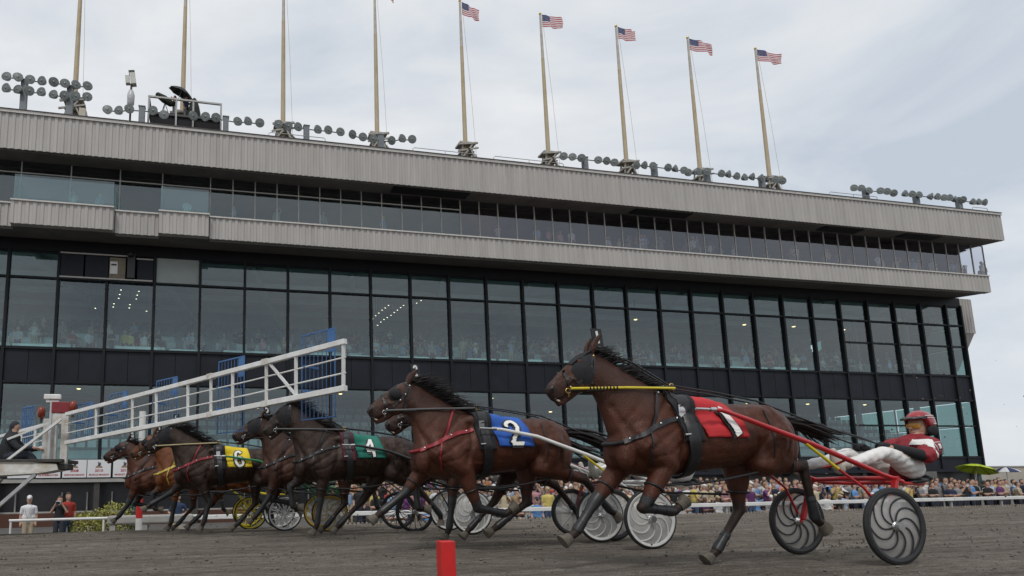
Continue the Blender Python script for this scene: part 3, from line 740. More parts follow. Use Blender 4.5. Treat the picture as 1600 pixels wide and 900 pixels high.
def strap(mb, P, Nn, w, t=.008, mi=0):
    """flat band that lies on a surface: points P with normals Nn"""
    P = [np.array(p) for p in P]; m = len(P); V = []
    for i in range(m):
        tg = _n(P[min(i+1, m-1)] - P[max(i-1, 0)]); nn = np.array(Nn[i]); c = np.cross(tg, nn)
        if np.linalg.norm(c) < 1e-6: c = np.array([1, 0, 0.])
        c = _n(c)*w/2
        V += [P[i]-c-nn*t, P[i]+c-nn*t, P[i]+c+nn*t, P[i]-c+nn*t]
    F = [(i*4+k, i*4+(k+1) % 4, (i+1)*4+(k+1) % 4, (i+1)*4+k) for i in range(m-1) for k in range(4)] + [(3,2,1,0), tuple((m-1)*4+k for k in range(4))]
    mb.add(V, F, mi, False); return mb

DIG = {'1': [[(0, 1), (0, -1)]],
       '2': [[(-.6,.5),(-.5,.8),(-.2,1),(.2,1),(.5,.8),(.6,.5),(.45,.15),(-.1,-.35),(-.6,-.9)], [(-.6,-.93),(.62,-.93)]],
       '3': [[(-.55,.75),(-.2,1),(.2,1),(.52,.8),(.55,.45),(.3,.1),(-.1,.05)],[(.3,.08),(.6,-.2),(.6,-.6),(.3,-.93),(-.2,-.97),(-.6,-.7)]],
       '4': [[(.25,-1),(.25,1)],[(.2,1),(-.6,-.3)],[(-.62,-.35),(.62,-.35)]],
       '5': [[(.5,.95),(-.45,.95)],[(-.45,.95),(-.5,.15),(-.1,.3),(.3,.22),(.58,-.1),(.58,-.5),(.3,-.88),(-.15,-.97),(-.55,-.75)]],
       '6': [[(.45,.75),(.1,1),(-.25,.9),(-.5,.5),(-.58,0),(-.55,-.5),(-.3,-.88),(0,-.97),(.35,-.85),(.55,-.5),(.5,-.1),(.2,.12),(-.15,.1),(-.5,-.2)]],
       '7': [[(-.6,.93),(.6,.93)],[(.55,.93),(.1,.1),(-.1,-1)]],
       '8': [[(0,.05),(-.4,.25),(-.45,.7),(-.2,.98),(.2,.98),(.45,.7),(.4,.25),(0,.05),(-.5,-.25),(-.55,-.65),(-.25,-.97),(.25,-.97),(.55,-.65),(.5,-.25),(0,.05)]]}
def resample(pts, step):
    pts = [np.array(p, float) for p in pts]; out_ = [pts[0]]
    for a, b in zip(pts[:-1], pts[1:]):
        n = max(1, int(np.ceil(np.linalg.norm(b-a)/step)))
        out_ += [a + (b-a)*k/n for k in range(1, n+1)]
    return out_

POSES = {
 'A': dict(nf=[(-2.12,.98),(-2.38,.57),(-2.06,.53),(-1.90,.63)], ff=[(-2.40,.95),(-2.71,.61),(-2.92,.35),(-3.06,.25)],
           nh=[(-1.02,.98),(-.54,.92),(-.45,.42),(-.33,.33)], fh=[(-1.08,.95),(-1.11,.50),(-1.42,.13),(-1.55,.03)]),
 'A2': dict(nf=[(-2.05,.96),(-1.86,.50),(-1.52,.43),(-1.36,.52)], ff=[(-2.42,.95),(-2.66,.68),(-2.95,.47),(-3.08,.36)],
           nh=[(-1.02,.98),(-.45,.80),(-.14,.44),(-.02,.36)], fh=[(-1.08,.95),(-1.12,.54),(-1.52,.27),(-1.66,.18)]),
 'B': dict(nf=[(-2.17,.96),(-2.21,.55),(-2.26,.20),(-2.35,.04)], ff=[(-2.40,.95),(-2.64,.78),(-2.60,.47),(-2.38,.46)],
           nh=[(-1.05,.98),(-.62,.74),(-.25,.30),(-.24,.13)], fh=[(-1.2,.95),(-1.5,.52),(-1.86,.18),(-1.98,.05)]),
 'C': dict(nf=[(-2.35,.96),(-2.46,.64),(-2.68,.33),(-2.82,.20)], ff=[(-2.2,.95),(-2.36,.60),(-2.05,.54),(-1.9,.64)],
           nh=[(-1.1,.95),(-1.13,.50),(-1.44,.14),(-1.57,.04)], fh=[(-1.02,.98),(-.54,.90),(-.45,.44),(-.33,.35)]),
 'D': dict(nf=[(-2.12,.96),(-1.95,.58),(-2.04,.22),(-2.12,.05)], ff=[(-2.42,.95),(-2.64,.76),(-3.0,.55),(-3.14,.44)],
           nh=[(-1.02,.98),(-.54,.88),(-.36,.43),(-.24,.34)], fh=[(-1.08,.95),(-1.11,.52),(-1.42,.16),(-1.55,.06)]),
}
def make_horse(no, X, Yc, z0, label, coat, head=None, pose='A', dx=0.0, sc=1.0, cloth=(.4,.01,.01), detail=True, hood='full', breast=(.012,.012,.014), numcol=(.8,.8,.78), boots=True, headpole=None, dark=.0, vox=.014):
    h = thing('race_horse', label, 'horse', (X+dx, Yc, z0), 'harness race horses')
    h.scale = (1, 1, 1)
    poll, nose = np.array(TH['poll']), np.array(TH['nose'])
    hp, hn = (np.array(head[0]), np.array(head[1])) if head else (poll, nose)
    a0 = math.atan2(*(nose-poll)[::-1]); a1 = math.atan2(*(hn-hp)[::-1]); da = a1-a0
    ca, sa = math.cos(da), math.sin(da); Rm = np.array([[ca, -sa], [sa, ca]])
    def HD(p):                                   # a template head point moved to this horse's head
        return hp + Rm @ (np.array(p) - poll)
    def NK(p, t): return np.array(p) + (hp-poll)*t
    mb = MB()
    def loft(rings, n=22):
        """rings: (top xz, bottom xz, half width, narrowing of the top)"""
        V = []
        for tp, bt, w, nr in rings:
            tp, bt = np.array(tp), np.array(bt); c = (tp+bt)/2; u = (tp-bt)/2
            for k in range(n):
                q = 2*math.pi*k/n; s_, c_ = math.sin(q), math.cos(q)
                ww = w*(1 - nr*max(c_, 0))
                V.append((c[0]+u[0]*c_, ww*s_, c[1]+u[1]*c_))
        m = len(rings)
        F = [(i*n+k, i*n+(k+1) % n, (i+1)*n+(k+1) % n, (i+1)*n+k) for i in range(m-1) for k in range(n)] + [tuple(range(n-1, -1, -1)), tuple((m-1)*n+k for k in range(n))]
        mb.add(V, F)
    T = [(-2.585,1.20,1.06,.08,0),(-2.53,1.34,.95,.15,0),(-2.40,1.47,.87,.205,.1),(-2.2,1.56,.84,.245,.35),(-2.0,1.615,.855,.26,.5),(-1.80,1.615,.885,.275,.55),(-1.55,1.58,.905,.295,.4),(-1.3,1.56,.93,.305,.3),
         (-1.1,1.565,.985,.295,.25),(-.95,1.57,1.04,.275,.2),(-.82,1.55,1.06,.265,.15),(-.72,1.50,1.06,.24,.1),(-.65,1.42,1.06,.195,.1),(-.605,1.32,1.08,.12,.1)]
    loft([((x, zt_), (x, zb_), w, nr) for x, zt_, zb_, w, nr in T])
    loft([((-1.80,1.60),(-2.42,.98),.235,.35), (NK((-2.05,1.69),.15),NK((-2.58,1.23),.15),.195,.4), (NK((-2.34,1.84),.5),NK((-2.65,1.45),.5),.125,.35), (NK((-2.57,1.975),.85),NK((-2.72,1.62),.85),.10,.35), (HD((-2.74,2.05)),HD((-2.83,1.70)),.09,.3)])
    loft([(HD((-2.70,2.04)),HD((-2.73,1.80)),.075,.2),(HD((-2.79,2.045)),HD((-2.77,1.70)),.093,.15),(HD((-2.87,2.01)),HD((-2.82,1.655)),.105,.1),(HD((-2.96,1.945)),HD((-2.89,1.63)),.093,.1),(HD((-3.05,1.865)),HD((-2.965,1.615)),.066,.1),(HD((-3.13,1.79)),HD((-3.02,1.59)),.055,.05),(HD((-3.195,1.73)),HD((-3.08,1.555)),.058,.05),(HD((-3.228,1.675)),HD((-3.135,1.55)),.046,.05),(HD((-3.225,1.64)),HD((-3.16,1.565)),.03,.05)], 18)
    # open lower jaw, cheeks, brows
    c = HD((-3.045, 1.565)); capsule(mb, [(*HD((-2.93,1.66))[:1], 0, HD((-2.93,1.66))[1]), (c[0], 0, c[1]), (HD((-3.10,1.535))[0], 0, HD((-3.10,1.535))[1])], [.05, .033, .026], 10)
    for s in (-1, 1):
        c = HD((-2.865, 1.74)); mb.ell((c[0], s*.062, c[1]), (.095, .042, .105), .4)
        c = HD((-2.90, 1.925)); mb.ell((c[0], s*.078, c[1]), (.045, .024, .03), .6)
        c = HD((-3.185, 1.665)); mb.ell((c[0], s*.047, c[1]), (.032, .017, .04), .5)
        # ears
        a = HD((-2.745, 2.045)); b = HD((-2.70, 2.12)); e3 = HD((-2.615, 2.225)); sy = .055
        for u in np.linspace(0, 1, 7):
            p = a*(1-u)+e3*u + np.array([-.02*math.sin(u*3.1), .01*math.sin(u*3.1)]); r = (.036*(1-u)**.6*(.65+1.2*u*(1-u)*1.6)+.008)
            mb.ell((p[0], s*(sy+.02*u), p[1]), (r, max(r*.55, .011), r), 0, 8)
        # muscles
        mb.ell((-2.29, s*.15, 1.20), (.18, .085, .22), -.30); mb.ell((-2.12, s*.185, 1.08), (.17, .09, .18), .2)
        mb.ell((-2.49, s*.10, 1.08), (.10, .10, .17), .1)
        mb.ell((-.98, s*.15, 1.30), (.30, .155, .24), .25); mb.ell((-.86, s*.165, 1.13), (.235, .12, .27), .15)
        mb.ell((-1.75, s*.10, 1.50), (.32, .10, .10), .03)
    P = POSES[pose]; low = []
    hoofs = []; limbs = {}
    for key, sd in (('nf', -1), ('ff', 1), ('nh', -1), ('fh', 1)):
        J = [np.array([p[0], 0, p[1]]) for p in P[key]]
        y = sd*.155 if key[1] == 'f' else sd*.135
        for j, p in enumerate(J): p[1] = y*(1, .95, .88, .85)[j]
        el, kn, fe, ho = J
        hv = ho-fe; hl = np.linalg.norm(hv); pas = fe + _n(hv)*.085
        if key[1] == 'f':
            sh = np.array([-2.34, y*1.0, 1.16]); ew = el+np.array([.03, 0, .04])
            capsule(mb, [sh, el], [.15, .125]); capsule(mb, [ew, el*.55+kn*.45, kn], [.118, .088, .052])
            capsule(mb, [kn+_n(kn-fe)*.02, kn*.6+fe*.4, fe*.85+kn*.15, fe], [.054, .037, .036, .045])
            mb.ell(kn, (.056, .052, .062))
        else:
            hip = np.array([-.92, y*1.2, 1.22]); st = el.copy()
            capsule(mb, [hip, st], [.2, .15]); capsule(mb, [st, st*.55+kn*.45, st*.2+kn*.8, kn], [.142, .10, .058, .052])
            capsule(mb, [kn+_n(kn-fe)*.035, kn*.6+fe*.4, fe*.85+kn*.15, fe], [.052, .042, .039, .047])
            d1 = _n(kn-fe); back = np.array([d1[2], 0, -d1[0]]); back = back if back[0] > 0 else -back
            pt = kn + d1*.055 + back*.045
            capsule(mb, [pt, kn-d1*.03+back*.02], [.026, .03]); capsule(mb, [pt, st*.55+kn*.45+back*.06], [.020, .03], 8)
        capsule(mb, [fe, pas], [.046, .040])
        low.append((kn, fe, pas)); hoofs.append((pas, _n(hv), key)); limbs[key] = J
    # dock
    capsule(mb, [(-.66, 0, 1.43), (-.56, 0, 1.40)], [.05, .04])
    if sc != 1:
        mb.v = [(x*sc - 1.74*(1-sc)*1.0, y*sc, z*sc) for x, y, z in mb.v]
    me, co = remeshed(mb, vox, 9)
    co_u = co.copy()
    if sc != 1: co_u = np.stack([(co[:, 0] + 1.74*(1-sc))/sc, co[:, 1]/sc, co[:, 2]/sc], 1)
    def SC(p): p = np.array(p, float); return np.array([p[0]*sc - 1.74*(1-sc), p[1]*sc, p[2]*sc])
    # grooves between the muscles, ribs, veins and facial bones, pressed into or raised from the skin
    nrm_ = np.empty(len(co)*3); me.vertices.foreach_get('normal', nrm_); nrm_ = nrm_.reshape(-1, 3)
    P2 = co_u[:, [0, 2]]; disp = np.zeros(len(co)); sidew = np.clip((np.abs(co_u[:, 1])-.035)/.05, 0, 1)
    GR = [([(-2.60,1.50),(-2.44,1.22)],.012,.030),([(-2.00,1.60),(-2.17,1.43),(-2.40,1.17)],.013,.030),([(-1.93,1.47),(-1.95,1.22),(-2.02,1.0)],.014,.032),([(-2.36,1.09),(-2.18,1.19),(-2.0,1.31)],.009,.024),([(-2.3,1.02),(-2.12,1.06),(-2.0,1.15)],.007,.02),
          ([(-1.17,1.38),(-1.13,1.18),(-1.06,1.02)],.020,.045),([(-.98,1.48),(-.90,1.28),(-.84,1.02)],.011,.028),([(-.80,1.42),(-.74,1.18),(-.76,1.0)],.009,.024),([(-1.2,1.44),(-1.0,1.40),(-.85,1.47)],.008,.03),([(-2.2,1.66),(-2.36,1.52),(-2.52,1.35)],.006,.03),
          ([(-1.9,1.02),(-1.6,.98),(-1.3,1.01)],-.005,.010),([(-2.24,1.12),(-2.16,1.0),(-2.2,.88)],-.005,.009),([(-2.42,1.2),(-2.3,1.08),(-2.28,.95)],-.004,.009),([(-1.0,1.15),(-.92,1.0),(-.95,.9)],-.005,.009)]
    GR += [([(-1.78+.095*k,1.42),(-1.72+.095*k,1.22),(-1.70+.095*k,1.05)],.0042,.017) for k in range(6)]
    for pl_, dp, wd in GR:
        dmin = np.full(len(co), 9.0)
        for a, b in zip(pl_[:-1], pl_[1:]):
            q, _ = segdist(P2, a, b); dmin = np.minimum(dmin, q)
        disp -= dp*np.exp(-(dmin/wd)**2)*sidew
    for pl_, dp, wd in (([(-2.86,1.795),(-2.95,1.765),(-3.03,1.74)],-.008,.012),([(-2.83,1.67),(-2.79,1.76),(-2.80,1.86)],.007,.014),([(-3.0,1.70),(-3.08,1.66),(-3.13,1.70)],.005,.016),([(-2.93,1.83),(-3.03,1.80),(-3.12,1.74)],.004,.014),([(-2.95,1.70),(-2.99,1.76)],-.003,.008)):
        dmin = np.full(len(co), 9.0); pl2 = [HD(p) for p in pl_]
        for a, b in zip(pl2[:-1], pl2[1:]):
            q, _ = segdist(P2, a, b); dmin = np.minimum(dmin, q)
        disp -= dp*np.exp(-(dmin/wd)**2)
    disp += .0022*np.sin(co_u[:,0]*31+co_u[:,2]*17+no)*np.sin(co_u[:,2]*29-co_u[:,0]*11) * (co_u[:, 2] > .75)
    co = co + nrm_*disp[:, None]
    me.vertices.foreach_set('co', co.ravel()); me.update()
    # coat: dark points below the knees and on the muzzle
    dl = np.full(len(co), 9.0)
    for kn, fe, pas in low:
        for a, b in ((kn, fe), (fe, pas)):
            q, _ = segdist(co_u, a, b); dl = np.minimum(dl, q)
    k_leg = np.clip((.16-dl)/.09, 0, 1); k_leg = k_leg*k_leg*(3-2*k_leg)
    mz = HD((-3.21, 1.62)); dm = np.linalg.norm(co_u[:, [0, 2]]-mz, axis=1); k_mz = np.clip((.17-dm)/.12, 0, 1)*.8
    er = HD((-2.63, 2.2)); de = np.linalg.norm(co_u[:, [0, 2]]-er, axis=1); k_er = np.clip((.09-de)/.06, 0, 1)*.7
    kk = np.maximum(np.maximum(k_leg*.93, k_mz), k_er)[:, None]
    base = np.array(coat); pts = np.array([.007, .0055, .005])
    rgb = base*(1-kk) + pts*kk
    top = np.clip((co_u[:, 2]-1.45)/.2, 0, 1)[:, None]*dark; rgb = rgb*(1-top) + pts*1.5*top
    ca_ = me.color_attributes.new('Coat', 'FLOAT_COLOR', 'POINT')
    ca_.data.foreach_set('color', np.concatenate([rgb, np.ones((len(co), 1))], 1).astype('f').ravel())
    me.materials.append(horse_coat('horse_coat', (.05, .02, .01)))
    body = bpy.data.objects.new('body', me); COL.objects.link(body); body.parent = h
    bvh = BVHTree.FromPolygons([tuple(p) for p in co], [tuple(p.vertices) for p in me.polygons])
    def side(x, z, s=-1, off=.008, scale=True):
        p = SC((x, 0, z)) if scale else np.array((x, 0, z))
        hit, nrm, _, _ = bvh.ray_cast(Vector((p[0], s*1.2, p[2])), Vector((0, -s, 0)), 1.3)
        if hit is None: return np.array((p[0], s*.06, p[2])), np.array((0, s, 0.))
        return np.array(hit)+np.array(nrm)*off, np.array(nrm)
    def radial(x, ang, off=.008, zc=1.22):
        c = SC((x, 0, zc)); dv = np.array([0, math.sin(ang), math.cos(ang)])
        hit, nrm, _, _ = bvh.ray_cast(Vector(c), Vector(dv), .6)
        if hit is None: return c+dv*.3, dv
        nrm = Vector(nrm) if Vector(nrm).dot(Vector(dv)) > 0 else -Vector(nrm)
        return np.array(hit)+np.array(nrm)*off, np.array(nrm)
    # hooves
    for pas, hv, key in hoofs:
        p = SC(pas); side_v = np.array([0, 1, 0.]); fw = np.cross(hv, side_v); fw = fw if fw[0] < 0 else -fw
        V = []; n = 14
        for u, r, sh in ((-.01, .043, 0), (.03, .050, .004), (.085, .066, .016)):
            for k in range(n):
                q = 2*math.pi*k/n
                V.append(p + hv*u*sc + fw*(r*1.12*math.cos(q)+sh) + side_v*r*math.sin(q))
        F = [(i*n+k, i*n+(k+1) % n, (i+1)*n+(k+1) % n, (i+1)*n+k) for i in range(2) for k in range(n)] + [tuple(range(n-1, -1, -1)), tuple(2*n+k for k in range(n))]
        MB().add(V, F, 0, False).build('hoof', M_hoof, h)
    # leg boots
    if boots:
        for key in limbs:
            el, kn, fe, ho = limbs[key]
            a, b = (SC(kn*.80+fe*.20), SC(fe*.98+kn*.02)) if key[1] == 'f' else (SC(kn*.45+fe*.55), SC(fe*1.0))
            mbt = MB()
            if key[1] == 'f':
                t0 = SC(kn*.72+el*.28); k_ = SC(kn); mbt.tube([t0, k_*.75+t0*.25, k_, k_*.75+b*.25, k_*.4+b*.6, k_*.12+b*.88, b], [.064, .062, .060, .046, .0435, .052, .048], 16)
            else: mbt.tube([a, a*.97+b*.03, a*.6+b*.4, a*.15+b*.85, b], [.042, .047, .0445, .052, .049], 14)
            for u in (.22, .62): c = a*(1-u)+b*u; mbt.tube([c-(b-a)*.03, c+(b-a)*.03], [.0495, .0490], 12)
            mbt.build('leg_boot', M_boot, h)
    # eyes, nostrils, mouth
    for s in (-1, 1):
        q, nrm = side(*HD((-2.925, 1.90)), s, -.004); MB().ell(q, (.02, .012, .018)).build('eye', M_eye, h)
        q, nrm = side(*HD((-3.185, 1.675)), s, -.001); MB().ell(q, (.016, .007, .024), .5).build('nostril', M_eye, h)
    mpts = [side(*HD(p), -1, .001) for p in ((-3.175, 1.575), (-3.13, 1.585), (-3.08, 1.60), (-3.04, 1.615))]
    mm = MB(); strap(mm, [q for q, _ in mpts], [q for _, q in mpts], .012, .003); mm.build('mouth', M_eye, h)
    q, nrm = side(*HD((-3.12, 1.566)), -1, .001); MB().ell(q, (.024, .008, .011), .4).build('teeth', pmat('teeth', (.5, .42, .33), .5, noise=(20, .1)), h)
    # mane
    rm_ = random.Random(no*13)
    mn = MB()
    nl = 300 if detail else 130
    for i in range(nl):
        t = rm_.random()
        cr_ = [NK((-2.74,2.05),1), NK((-2.57,1.975),.85), NK((-2.34,1.84),.5), NK((-2.05,1.69),.15), np.array((-1.84,1.615))]
        u = t*4; j = min(int(u), 3); p = cr_[j]*(1-(u-j)) + cr_[j+1]*(u-j)
        L = rm_.uniform(.12, .34)*{1: .75, 2: 1.35, 6: 1.3, 4: 1.15}.get(no, 1.0)*(1-.35*t); s = rm_.uniform(-1, .6)
        p0 = SC((p[0], s*.012, p[1]-.015))
        d0 = np.array([.25+.3*rm_.random(), s*.25, .55-.5*t]); pts_ = [p0]; dd = _n(d0)
        for q in range(5):
            dd = _n(dd + np.array([.34, s*.14-.05+rm_.gauss(0, .10), -.10+rm_.gauss(0, .13)])); pts_.append(pts_[-1]+dd*L/5)
        mn.tube(pts_, [.009, .008, .006, .0045, .003, .0008], 4, smooth=True)
    mn.build('mane', M_mane, h)
    tl = MB()
    for i in range(90 if detail else 45):
        p0 = SC((-.60+rm_.uniform(-.03, .03), rm_.gauss(0, .025), 1.40+rm_.uniform(-.03, .03))); L = rm_.uniform(.55, .95)*(.78 if no == 1 else 1); dd = _n(np.array([.75, rm_.gauss(0, .10), .08])); pts_ = [p0]
        for q in range(7):
            dd = _n(dd + np.array([.10, rm_.gauss(0, .07), -.20+.035*q+rm_.gauss(0, .06)])); pts_.append(pts_[-1]+dd*L/7)
        tl.tube(pts_, [.018, .022, .020, .017, .014, .011, .007, .001], 4)
    tl.build('tail', M_mane, h)
    # ------------------------------------------------ harness
    bl = MB()
    for s in (-1, 1):
        def sp(pts, w=.02, m_=None, off=.006, step=.03, hd=True):
            q = resample([HD(p) if hd else np.array(p) for p in pts], step)
            r = [side(x, z, s, off) for x, z in q]
            strap(m_ if m_ is not None else bl, [a for a, _ in r], [b for _, b in r], w*sc, .004)
        sp([(-2.745, 2.02), (-2.80, 1.88), (-2.93, 1.72), (-3.02, 1.66)]); sp([(-2.74, 2.0), (-2.765, 1.85), (-2.80, 1.72)]); sp([(-2.80, 2.02), (-2.745, 1.97)])
        sp([(-3.06, 1.85), (-3.03, 1.75), (-2.99, 1.635)], .026); sp([(-2.93, 1.72), (-3.0, 1.78)], .014)
    bl.build('bridle', M_black, h)
    bk = MB()
    for s in (-1, 1):
        for p in ((-2.745, 1.99), (-2.80, 1.88), (-3.0, 1.69), (-2.86, 1.8)):
            q, nrm = side(*HD(p), s, .012); bk.ell(q, (.012, .007, .012), 0, 8)
        q, nrm = side(*HD((-3.03, 1.655)), s, .012)
        ring = [q + np.array([.024*math.cos(w), 0, .024*math.sin(w)]) for w in np.linspace(0, 2*math.pi, 14)[:-1]]
        bk.tube(ring, .005, 6, closed=True)
        q2 = side(*HD((-3.015, 1.60)), s, .012)[0]; bk.tube([q, q2], .006, 6)
    bk.build('bit_ring', M_brass if no == 1 else M_chrome, h)
    if hood in ('full', 'cups'):
        hm = MB()
        for s in (-1, 1):
            if hood == 'full': poly = [(-2.755, 2.02), (-2.86, 2.0), (-2.95, 1.93), (-2.985, 1.85), (-2.95, 1.77), (-2.87, 1.70), (-2.79, 1.72), (-2.755, 1.86)]
            else: poly = [(-2.90, 1.985), (-2.97, 1.92), (-3.0, 1.85), (-2.97, 1.80), (-2.90, 1.80), (-2.84, 1.83), (-2.83, 1.88)]
            c = np.mean([HD(p) for p in poly], 0); V = []; 
            for rr_, of in ((1, .004), (.75, .018), (.45, .026), (.01, .03)):
                for p in poly:
                    z_ = c + (HD(p)-c)*rr_; q, nn = side(*z_, s, of); V.append(q)
            n = len(poly); F = [(i*n+k, i*n+(k+1) % n, (i+1)*n+(k+1) % n, (i+1)*n+k) for i in range(3) for k in range(n)]
            hm.add(V, F if s < 0 else [f[::-1] for f in F], 0, True)
            if hood == 'cups':
                q, nn = side(*c, s, .02); hm.ell(q, (.075, .04, .065), .5)
        if hood == 'full':          # the crown of the hood, over the forehead
            V = []; n = 9
            for p, w in (((-2.77, 2.05), .09), ((-2.87, 2.015), .10), ((-2.94, 1.96), .09), ((-2.99, 1.915), .07)):
                for k in range(n):
                    y = -w + 2*w*k/(n-1); q = SC((HD(p)[0], y, HD(p)[1])); hit = bvh.find_nearest(Vector(q)); V.append(np.array(hit[0])+np.array(hit[1])*.008)
            hm.add(V, [(i*n+k, i*n+k+1, (i+1)*n+k+1, (i+1)*n+k) for i in range(3) for k in range(n-1)], 0, True)
        hm.build('blinker_hood', M_blackcloth, h)
    # head number on the bridle crown
    hpn = SC((HD((-2.70, 2.06))[0]+.0, 0, HD((-2.70, 2.06))[1])) + np.array([.05, 0, .03])
    pl = MB().obox(hpn+np.array([0, 0, .10]), (.055, 0, 0), (0, .006, 0), (-.012, 0, .085)); pl.tube([hpn-np.array([0, 0, .06]), hpn+np.array([0, 0, .03])], .006, 6)
    plo = pl.build('head_number', M_black, h)
    nm = MB()
    for st in DIG[str(no)]:
        q = resample([(hpn[0]+.030*x-.012*y*.8, hpn[2]+.10+.060*y) for x, y in st], .02)
        strap(nm, [np.array([x, hpn[1]-.010, z]) for x, z in q], [np.array([0, -1., 0])]*len(q), .024, .002)
    nm.build('numeral', M_white, plo)
    # breast collar
    bc = MB(); M_b = pmat('breast_collar_%.2f' % breast[0], breast, .5, noise=(20, .2))
    for s in (-1, 1):
        r = [side(x, z, s, .012) for x, z in resample([(-1.90, 1.40), (-2.12, 1.36), (-2.32, 1.27), (-2.46, 1.20), (-2.545, 1.165)], .03)]
        strap(bc, [a for a, _ in r], [b for _, b in r], .045, .006)
        r = [side(x, z, s, .010) for x, z in resample([(-2.10, 1.66), (-2.19, 1.50), (-2.26, 1.31)], .03)]
        strap(bc, [a for a, _ in r], [b for _, b in r], .026, .005)
        r = [side(x, z, s, .012) for x, z in resample([(-2.32, 1.27), (-2.36, 1.1), (-2.30, .95)], .03)]
        strap(bc, [a for a, _ in r], [b for _, b in r], .016, .005)
    f0 = [side(-2.545, 1.165, s, .012)[0] for s in (-1, 1)]
    fr = SC((-2.62, 0, 1.16)); bc.tube([f0[0], (fr[0]+.02, f0[0][1]*.5, fr[2]), fr, (fr[0]+.02, f0[1][1]*.5, fr[2]), f0[1]], .02, 6)
    bc.build('breast_collar', M_b, h)
    bz = MB()
    for s in (-1, 1):
        for p in ((-2.19, 1.335), (-2.1, 1.64), (-2.49, 1.19), (-2.0, 1.385)): q, _ = side(*p, s, .02); bz.ell(q, (.013, .008, .013), 0, 8)
    bz.build('buckle', M_chrome, h)
    # saddle pad and girth
    def shell(x0, x1, a0_, a1_, na, off, th, name, mat, parent=h, skew=0, wob=0, zc=1.22):
        V = []; xs_ = np.linspace(x0, x1, 9); an = np.linspace(a0_, a1_, na)
        for lay in (0, 1):
            for a_ in an:
                for i, x in enumerate(xs_):
                    w = wob*(math.sin(x*23+a_*4+no) + .7*math.sin(x*51-a_*7+no*2) + .5*math.sin(a_*15+x*9))*min(1, abs(a_)*.8) if wob else 0
                    p, nn = radial(x + skew*abs(a_), a_, off + th*lay + w, zc); V.append(p)
        nx = 9; n0 = na*nx; F = []
        for j in range(na-1):
            for i in range(nx-1):
                a = j*nx+i; F.append((a, a+nx, a+nx+1, a+1)); F.append((n0+a, n0+a+1, n0+a+nx+1, n0+a+nx))
        for j in range(na-1):
            for a in (j*nx, j*nx+nx-1): F.append((a, a+nx, n0+a+nx, n0+a))
        for i in range(nx-1):
            for a in (i, (na-1)*nx+i): F.append((a, a+1, n0+a+1, n0+a))
        return MB().add(V, F, 0, True).build(name, mat, parent)
    cx = -.085 if no == 1 else .03
    shell(-1.93+cx, -1.73+cx, -1.75, 1.75, 50, .012, .022, 'saddle_pad', M_blackcloth if no != 4 else pmat('maroon_pad', (.07, .008, .02), .7, noise=(20, .2)), skew=.02)
    shell(-1.885+cx, -1.775+cx, -math.pi, math.pi, 70, .018, .024, 'girth', M_black, skew=.02, zc=1.2)
    for s in (-1, 1):
        sd = MB()
        q, nn = side(-1.84+cx, 1.43, s, .05); sd.obox(q, (.035, 0, 0), (0, .012, 0), (0, 0, .07))
        q, nn = side(-1.86+cx, 1.22, s, .05); sd.build('tug', M_chrome, h)
        MB().tube([q+np.array([-.03, 0, 0]), q+np.array([.03, 0, .005])], .012, 6).build('girth_buckle', M_chrome, h)
    q, nn = radial(-1.84+cx, 0, .05); tr = MB(); tr.ell(q, (.06, .05, .03))
    for s in (-1, 1): tr.tube([q + np.array([.0, s*.05, .02]) + np.array([.02*math.cos(w), 0, .02*math.sin(w)+.02]) for w in np.linspace(0, 2*math.pi, 10)[:-1]], .006, 6, closed=True)
    tr.build('terret', M_brass, h)
    # saddle cloth with its number
    clm = pmat('saddle_cloth_%d' % no, cloth, .75, noise=(5, .12), bump=(9, .5, .03))
    sc_o = shell(-1.745+cx, -1.31+cx, -1.62, 1.62, 44, .014, .007, 'saddle_cloth', clm, skew=.055, wob=.006)
    for lay, (w, mt, of) in enumerate(((.135, M_black, .030), (.078, pmat('numeral_white', (.78, .78, .74), .7, noise=(8, .06)), .044))):
        for s in (-1, 1):
            nm = MB()
            for st in DIG[str(no)]:
                u0 = cx + (-1.40 if no == 1 else -1.46)
                ex = 1.0 if no != 1 else 1
                pp = [(u0 + (.12 if no > 1 else .085)*x*(-s) - (.045 if no == 1 else .02)*y, 1.345 + .125*y*(1.04 if lay == 0 else 1)) for x, y in st]
                q = resample(pp, .015); r = [side(x, z, s, of+.006) for x, z in q]
                strap(nm, [a for a, _ in r], [b for _, b in r], w if no == 1 else (.092, .045)[lay], .003)
            nm.build('numeral', mt, sc_o)
    # hopples: loops round the legs joined by a strap
    hb = MB()
    for s, kf, kh in ((-1, 'nf', 'nh'), (1, 'ff', 'fh')):
        el, kn, fe, ho = limbs[kf]; a = el*.45+kn*.55; e2, k2 = limbs[kh][0], limbs[kh][1]; b = e2*.42+k2*.58
        for c, d2, r in ((a, kn-el, .083), (b, k2-e2, .100)):
            d2 = _n(d2); s1 = np.array([0, 1, 0.]); u1 = np.cross(d2, s1)
            hb.tube([SC(c) + sc*r*(math.cos(w)*s1 + math.sin(w)*u1) for w in np.linspace(0, 2*math.pi, 20)[:-1]], .012, 6, closed=True)
        pa, pb = SC(a)+np.array([.085, s*.02, .02]), SC(b)+np.array([-.1, s*.02, -.02])
        mid = (pa+pb)/2+np.array([0, s*.05, -.03]); hb.tube([pa, pa*.5+mid*.5-np.array([0,0,.02]), mid, mid*.5+pb*.5, pb], .013, 6)
        r = [side(x, z, s, .006) for x, z in resample([(-1.02, 1.02), (-1.03, 1.2), (-1.05, 1.36), (-1.06, 1.47)], .03)]
        strap(hb, [a for a, _ in r], [b for _, b in r], .012, .004)
    hb.build('hopple', M_black, h)
    # lines from the bit over the terret to the rear, overcheck along the neck
    rn = MB()
    bit = [side(*HD((-3.03, 1.655)), s, .015)[0] for s in (-1, 1)]
